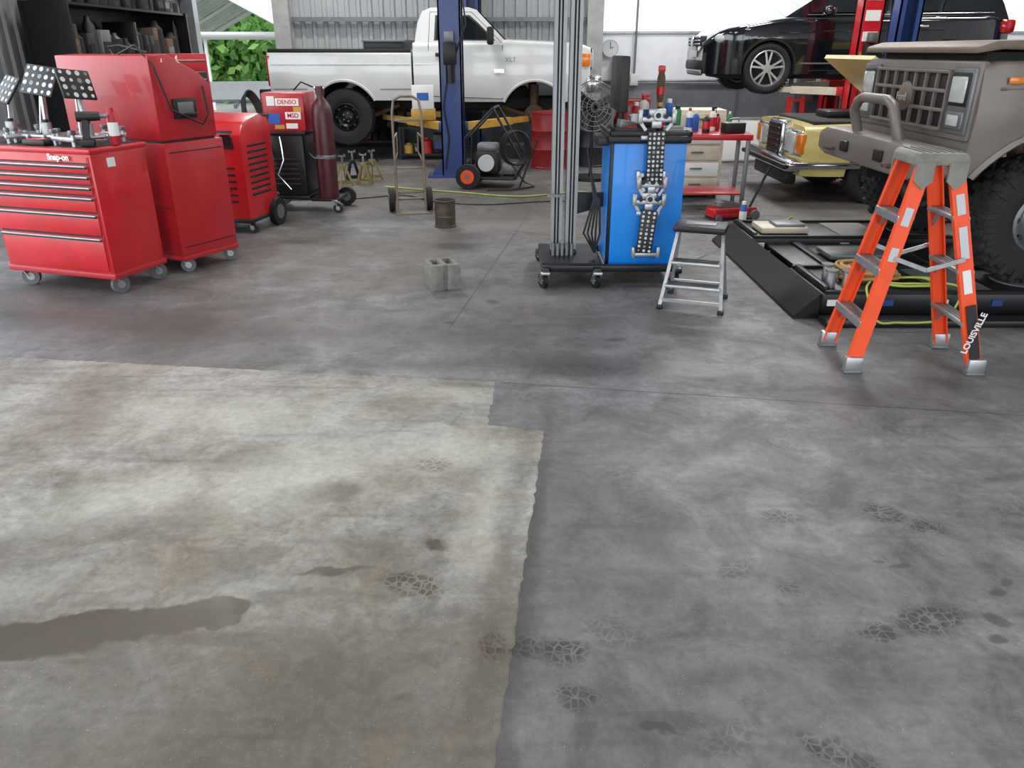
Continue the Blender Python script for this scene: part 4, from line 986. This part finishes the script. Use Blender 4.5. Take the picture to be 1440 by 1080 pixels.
# ------------------------------------------------------------------ red table w/ clutter
o = Ob('work_table', (2.12, 8.55, 0), -4)
o.bx(-.38, .38, -.28, .28, .74, .8, REDD, .01); 
for x in (-.34, .34):
    for y in (-.24, .24): o.bx(x-.02, x+.02, y-.02, y+.02, .03, .74, GREYM, .004); o.cyl((x, y, 0), (x, y, .03), .03, BLK, n=12)
o.bx(-.34, .34, -.24, .24, .18, .2, REDD, .004); o.done()
T = .801
for k, (x, y, r, h, m, c, l) in enumerate([(1.86, 8.5, .035, .24, WHITE, RED, BLUES), (1.95, 8.6, .035, .2, BLUES, WHITE, None), (2.03, 8.45, .04, .18, BLK, YELL, RED), (2.13, 8.62, .035, .23, WHITE, BLK, RED), (2.3, 8.58, .03, .2, GREENC, WHITE, None), (2.2, 8.68, .03, .17, REDD, BLK, None)]):
    bottle('shop_bottle', (x, y, T), r, h, m, c, l, k == 3)
o = Ob('toolbox', (2.30, 8.40, T), 10); o.box((0, 0, .05), (.22, .14, .1), BLK, .01); o.tube([(-.06, 0, .1), (-.05, 0, .14), (.05, 0, .14), (.06, 0, .1)], .008, GREYM); o.box((0, 0, .102), (.22, .14, .01), GREYM, .003); o.done()
o = Ob('plastic_drawer_unit', (2.12, 9.35, 0), 0); o.bx(-.3, .3, -.2, .2, .03, .98, BEIGE, .02)
for k in range(5): o.bx(-.26, .26, -.215, -.19, .07+k*.18, .22+k*.18, WHITE if k % 2 else BEIGE, .01); o.box((0, -.22, .16+k*.18), (.14, .02, .02), GREYM, .004)
for x in (-.25, .25):
    for y in (-.15, .15): o.cyl((x, y, 0), (x, y, .04), .03, BLK, n=12)
o.done()
o = Ob('small_parts_rack', (1.5, 9.25, 0), 5); 
for z in (.3, .6, .9): o.box((0, 0, z), (.3, .3, .02), GREYM)
for x in (-.14, .14):
    for y in (-.14, .14): o.bx(x-.01, x+.01, y-.01, y+.01, 0, 1.0, GREYM)
for k in range(7): o.box((random.uniform(-.08, .08), random.uniform(-.08, .05), [.36, .66, .96][k % 3]), (.1, .12, .1), random.choice([BLK, CARD, REDD, GREYM]), .008)
o.done()
o = Ob('floor_jack', (2.25, 7.95, 0), 15)
o.box((0, 0, .07), (.5, .2, .08), RED, .02)
for q in (-1, 1):
    o.cyl((.2, q*.1, .05), (.2, q*.14, .05), .05, GREYM, n=20); o.cyl((-.2, q*.1, .035), (-.2, q*.13, .035), .035, GREYM, n=16); o.box((0, q*.09, .1), (.46, .02, .05), REDD, .005)
o.beam((.15, 0, .1), (-.12, 0, .16), .08, .05, GREYM, (0, 1, 0)); o.cyl((-.14, 0, .14), (-.14, 0, .18), .05, GREYM); o.cyl((.2, 0, .1), (.42, .05, .5), .014, BLK); o.done()
can('spray_can', (2.27, 7.6, 0), .035, .24, BLUES, WHITE, WHITE)

# ------------------------------------------------------------------ pedestal fan
o = Ob('shop_fan', (1.05, 10.6, 0), 15)
o.cyl((0, 0, 0), (0, 0, .04), .26, BLKM, n=30); o.cyl((0, 0, .04), (0, 0, .75), .022, BLKM); o.cyl((0, .02, .92), (0, .18, .92), .08, BLKM); o.beam((0, .1, .72), (0, .1, .9), .04, .03, BLKM)
for r in (.3, .24, .18, .12, .06):
    o.tube([(r*cos(t), -.08+(.3-r)*-.08, .92+r*sin(t)) for t in [2*pi*i/32 for i in range(32)]], .005, GREYM, 6, True)
o.tube([(.31*cos(t), 0, .92+.31*sin(t)) for t in [2*pi*i/32 for i in range(32)]], .01, GREYM, 6, True)
for i in range(16):
    t = 2*pi*i/16; o.tube([(.03*cos(t), -.1, .92+.03*sin(t)), (.3*cos(t), -.08, .92+.3*sin(t)), (.31*cos(t), 0, .92+.31*sin(t)), (.1*cos(t), .1, .92+.1*sin(t))], .003, GREYM, 5)
for i in range(3):
    t = 2*pi*i/3+.4; o.beam((.04*cos(t), -.03, .92+.04*sin(t)), (.26*cos(t), -.03, .92+.26*sin(t)), .1, .008, BLK, (sin(t)*.5, 1, -cos(t)*.5))
o.done()

# ------------------------------------------------------------------ pressure washer
o = Ob('pressure_washer', (-.25, 10.05, 0), -8)
for q in (-1, 1):
    o.tube([(-.3, q*.22, .12), (.3, q*.22, .12), (.42, q*.22, .3), (.05, q*.22, .95)], .016, BLKM)
    o.cyl((-.26, q*.24, .15), (-.26, q*.33, .15), .15, RUB, n=28); o.cyl((-.26, q*.235, .15), (-.26, q*.34, .15), .085, ORANGE, n=24); o.cyl((-.26, q*.23, .15), (-.26, q*.345, .15), .03, GREYM, n=12)
    o.tube([(-.3, q*.22, .12), (-.3, q*.22, .6), (.05, q*.22, .95)], .014, BLKM)
o.tube([(.05, -.22, .95), (.05, .22, .95)], .016, BLKM); o.tube([(-.3, -.22, .6), (-.3, .22, .6)], .014, BLKM); o.tube([(.42, -.22, .3), (.42, .22, .3)], .014, BLKM)
o.bx(-.3, .34, -.22, .22, .11, .14, BLKM); o.box((-.05, 0, .3), (.3, .28, .28), BLK, .04); o.box((-.05, 0, .48), (.26, .2, .1), GREYM, .03); o.cyl((-.05, -.14, .3), (-.05, -.19, .3), .1, LGREY, n=24)
o.box((.22, 0, .22), (.18, .16, .14), GREYM, .02); o.tube([(.25, -.1, .3), (.45, -.3, .1), (.55, -.1, .02), (.3, -.4, .02), (0, -.45, .02)], .012, BLK); o.cyl((.38, -.26, .02), (.6, -.26, .6), .012, BLK)
for k in range(4): o.tube([(.3+.02*k+.16*cos(a), -.25-.01*k, .5+.2*sin(a)) for a in [2*pi*i/20 for i in range(20)]], .011, BLK, 6, True)
o.done()

def jackstand(loc, rz, m):
    o = Ob('jack_stand', loc, rz); b = .11; o.X = Matrix.Scale(.8, 4)
    for x in (-1, 1):
        for y in (-1, 1): o.beam((x*b, y*b, 0), (x*.03, y*.03, .3), .035, .012, m, (x, -y, 0))
    for y in (-1, 1): o.beam((-b*.8, y*b*.8, .06), (b*.8, y*b*.8, .06), .03, .006, m, (0, 1, 0)); o.beam((y*b*.8, -b*.8, .06), (y*b*.8, b*.8, .06), .03, .006, m, (1, 0, 0))
    o.box((0, 0, .31), (.08, .08, .06), m, .006); o.box((0, 0, .38), (.03, .035, .16), GREYM, .003); o.box((0, 0, .46), (.11, .05, .02), GREYM, .003)
    for q in (-1, 1): o.box((q*.05, 0, .475), (.015, .05, .03), GREYM)
    o.tube([(.04, 0, .32), (.1, 0, .33), (.16, 0, .28)], .008, BLK); return o.done()
jackstand((-2.36, 10.1, 0), 10, BLKM); jackstand((-2.14, 10.0, 0), 40, OLIVE); jackstand((-1.9, 10.15, 0), 0, OLIVE); jackstand((-2.1, 10.45, 0), 20, BLKM); jackstand((-1.85, 10.5, 0), 60, OLIVE)

def drum(loc, m, r=.29, h=.88):
    o = Ob('oil_drum', loc)
    o.lathe([(0, .015), (r-.01, .015), (r, 0), (r, .02), (r-.008, .03), (r-.008, h*.32), (r+.004, h*.345), (r-.008, h*.37), (r-.008, h*.65), (r+.004, h*.675), (r-.008, h*.7), (r-.008, h-.03), (r, h-.02), (r, h), (r-.012, h), (r-.014, h-.018), (0, h-.018)], (0, 0, 0), m, n=36)
    o.cyl((r*.6, 0, h-.018), (r*.6, 0, h), .03, GREYM, n=16); o.cyl((-r*.65, 0, h-.018), (-r*.65, 0, h-.005), .018, GREYM, n=12); return o.done()
drum((.56, 11.75, 0), REDG, .28, .78); drum((1.2, 12.0, 0), M('black_drum', (30, 34, 44), .5, dirt=.3), .28, .8)
drum((1.9, 12.9, 0), REDG)

def shelf(name, loc, rz, w, d, h, n, mats, frame=BLKM, closed=False):
    o = Ob(name, loc, rz)
    for x in (-w/2, w/2):
        for y in (-d/2, d/2): o.bx(x-.02, x+.02, y-.02, y+.02, 0, h, frame)
    if closed:
        o.bx(-w/2, w/2, d/2-.01, d/2, .05, h, frame); o.bx(-w/2-.005, -w/2+.01, -d/2, d/2, .05, h, frame); o.bx(w/2-.01, w/2+.005, -d/2, d/2, .05, h, frame)
    for i in range(n):
        z = .08+i*(h-.1)/(n-1); o.bx(-w/2, w/2, -d/2, d/2, z-.015, z+.015, frame)
        if i == n-1 and n > 2: gap = .3
        else: gap = (h-.1)/(n-1)-.05
        x = -w/2+.04
        while x < w/2-.15:
            ww = random.uniform(.08, .28); hh = gap*random.uniform(.4, .92); m = random.choice(mats); x2 = min(x+ww, w/2-.03)
            if random.random() < .6: o.bx(x, x2-.01, -d/2+.03, d/2-.05, z+.016, z+.016+hh, m, .012); o.bx(x+.02, x2-.03, -d/2+.022, -d/2+.032, z+hh*.3, z+hh*.7, random.choice(mats))
            else:
                r = min((x2-x)/2-.005, .1); o.lathe([(0, 0), (r, 0), (r, hh*.8), (r*.5, hh*.9), (r*.4, hh), (0, hh)], ((x+x2)/2, -d/4, z+.016), m, n=18)
            x = x2+.01
    return o.done()
shelf('tool_shelf', (-1.35, 12.75, 0), 0, .8, .38, .5, 2, [BLK, YELL, BLUEP, REDD, GREYM, BLKM])
shelf('storage_shelf', (-5.2, 11.2, 0), 90, 3.4, .5, 2.1, 4, [BLK, BLK, BLKM, BLK, DARK, GREYM, DARK, RUST], closed=True)
shelf('parts_shelf', (-2.9, 14.6, 0), 0, 1.6, .36, .8, 3, [BLK, REDD, REDG, GREYM, DARK, DARK])
def chest(name, loc, rz, w, d, h, m, nd_):
    o = Ob(name, loc, rz); o.bx(-w/2, w/2, -d/2, d/2, .1, h, m, .012)
    for i in range(nd_):
        z0 = .14+(h-.2)*i/nd_; z1 = .14+(h-.2)*(i+1)/nd_; o.bx(-w/2+.03, w/2-.03, -d/2-.012, -d/2+.01, z0+.008, z1-.008, m, .004); o.box((0, -d/2-.02, z1-.025), (w-.1, .016, .014), ALU, .003)
    for x in (-w/2+.08, w/2-.08):
        for y in (-d/2+.07, d/2-.07): caster(o, x, y, .11, .05, BLK)
    return o.done()
chest('rolling_tool_chest', (-4.15, 9.9, 0), 70, .9, .5, 1.35, BLKM, 6)
chest('rolling_tool_chest', (-4.6, 11.3, 0), 60, .8, .42, 1.55, REDD, 7)
o = Ob('parts_box', (-1.25, 11.5, .69), 5); o.bx(-.17, .17, -.14, .14, .0, .14, YELL, .006); o.box((0, 0, .30), (.3, .25, .31), WHITE, .004); o.box((0, -.127, .31), (.16, .004, .1), BLUES); o.box((0, 0, .457), (.3, .05, .002), CARD); o.done()
for x, w in ((3.5, 1.05), (4.82, .45)):
    o = Ob('panel_board', (x, 12.3, 0), rot=(radians(-9), 0, 0)); o.box((0, 0, .33), (w, .03, .64), WHITE, .004); o.box((0, -.018, .33), (w-.06, .004, .58), WHITE, .001)
    o.box((0, -.016, .02), (w, .035, .03), ALU, .003); o.box((0, -.016, .64), (w, .035, .03), ALU, .003); o.beam((0, .01, .6), (0, .35, .03), .03, .03, GREYM, (1, 0, 0)); o.done()
o = Ob('red_work_stand', (4.26, 12.2, 0))
for x in (-.12, .12): o.beam((x, 0, 0), (x*.8, .1, .95), .06, .05, RED); 
for z in (.2, .5, .9): o.box((0, .09*z, z), (.24, .03, .04), RED)
o.box((0, .0, .01), (.4, .3, .02), REDG); o.done()
o = Ob('tool_cabinet', (3.1, 14.55, 0)); o.bx(-.8, .8, -.25, .25, .02, .5, DKW, .01)
for k in range(4): o.bx(-.78+k*.39, -.42+k*.39, -.265, -.24, .06, .46, GREYW, .008); o.box((-.48+k*.39, -.27, .3), (.02, .02, .08), ALU)
o.done()
o = Ob('wall_sign', (4.2, YB-.03, 1.35)); o.box((0, 0, 0), (.35, .02, .22), REDD, .004); o.box((0, -.012, 0), (.3, .004, .12), WHITE); o.done()
o = Ob('wall_clock', (1.75, YB-.04, 1.62)); o.lathe([(0, 0), (.14, 0), (.15, .01), (.15, .03), (.135, .035), (.13, .025), (0, .025)], (0, 0, 0), LGREY, (0, -1, 0)); o.beam((0, -.03, 0), (0, -.03, .1), .01, .004, BLK); o.beam((0, -.03, 0), (.06, -.03, .02), .01, .004, BLK); o.done()

# ------------------------------------------------------------------ lights
for i, (x, y) in enumerate([(-2.5, 1.0), (4.0, 1.0), (-2.5, 6.0), (3.0, 6.5), (-2.0, 10.5), (3.8, 10.5), (8, 8), (8, 12), (-3.5, 13), (3.6, 13.2)]):
    o = Ob('added_fill_lamp', (x, y, 5.0)); o.box((0, 0, .05), (1.3, .35, .07), WHITE, .01)  # unseen fixture added overhead to brighten the interior
    for q in (-.4, .4): o.cyl((q, 0, .08), (q, 0, .4), .006, GREYM)
    f = o.done()
    l = bpy.data.lights.new('added_fill_light', 'AREA'); l.shape = 'RECTANGLE'; l.size = 1.25; l.size_y = .3; l.energy = 90 if y < 9 else 135; l.color = (1, .985, .965)  # added fill light, stronger over the back area
    lo = bpy.data.objects.new('added_fill_light', l); scene.collection.objects.link(lo); lo.parent = f; lo.location = (0, 0, -.01)
w = bpy.data.worlds.new('sky'); scene.world = w; w.use_nodes = True; nt = w.node_tree; nt.nodes.clear()
bg = nd(nt, 'ShaderNodeBackground'); wo = nd(nt, 'ShaderNodeOutputWorld'); nt.links.new(bg.outputs[0], wo.inputs[0])
tcw = nd(nt, 'ShaderNodeTexCoord'); sp = nd(nt, 'ShaderNodeSeparateXYZ'); nt.links.new(tcw.outputs['Generated'], sp.inputs[0])
cr = nd(nt, 'ShaderNodeValToRGB'); nt.links.new(sp.outputs[2], cr.inputs[0])
cr.color_ramp.elements[0].position = 0; cr.color_ramp.elements[0].color = (.86, .9, .93, 1); cr.color_ramp.elements[1].position = .6; cr.color_ramp.elements[1].color = (.8, .9, 1, 1)
nt.links.new(cr.outputs[0], bg.inputs[0]); bg.inputs[1].default_value = 4.5
sun = bpy.data.lights.new('sun', 'SUN'); sun.energy = 2; sun.angle = .05; so = bpy.data.objects.new('sun', sun); scene.collection.objects.link(so); so.rotation_euler = (radians(-48), radians(0), radians(10))
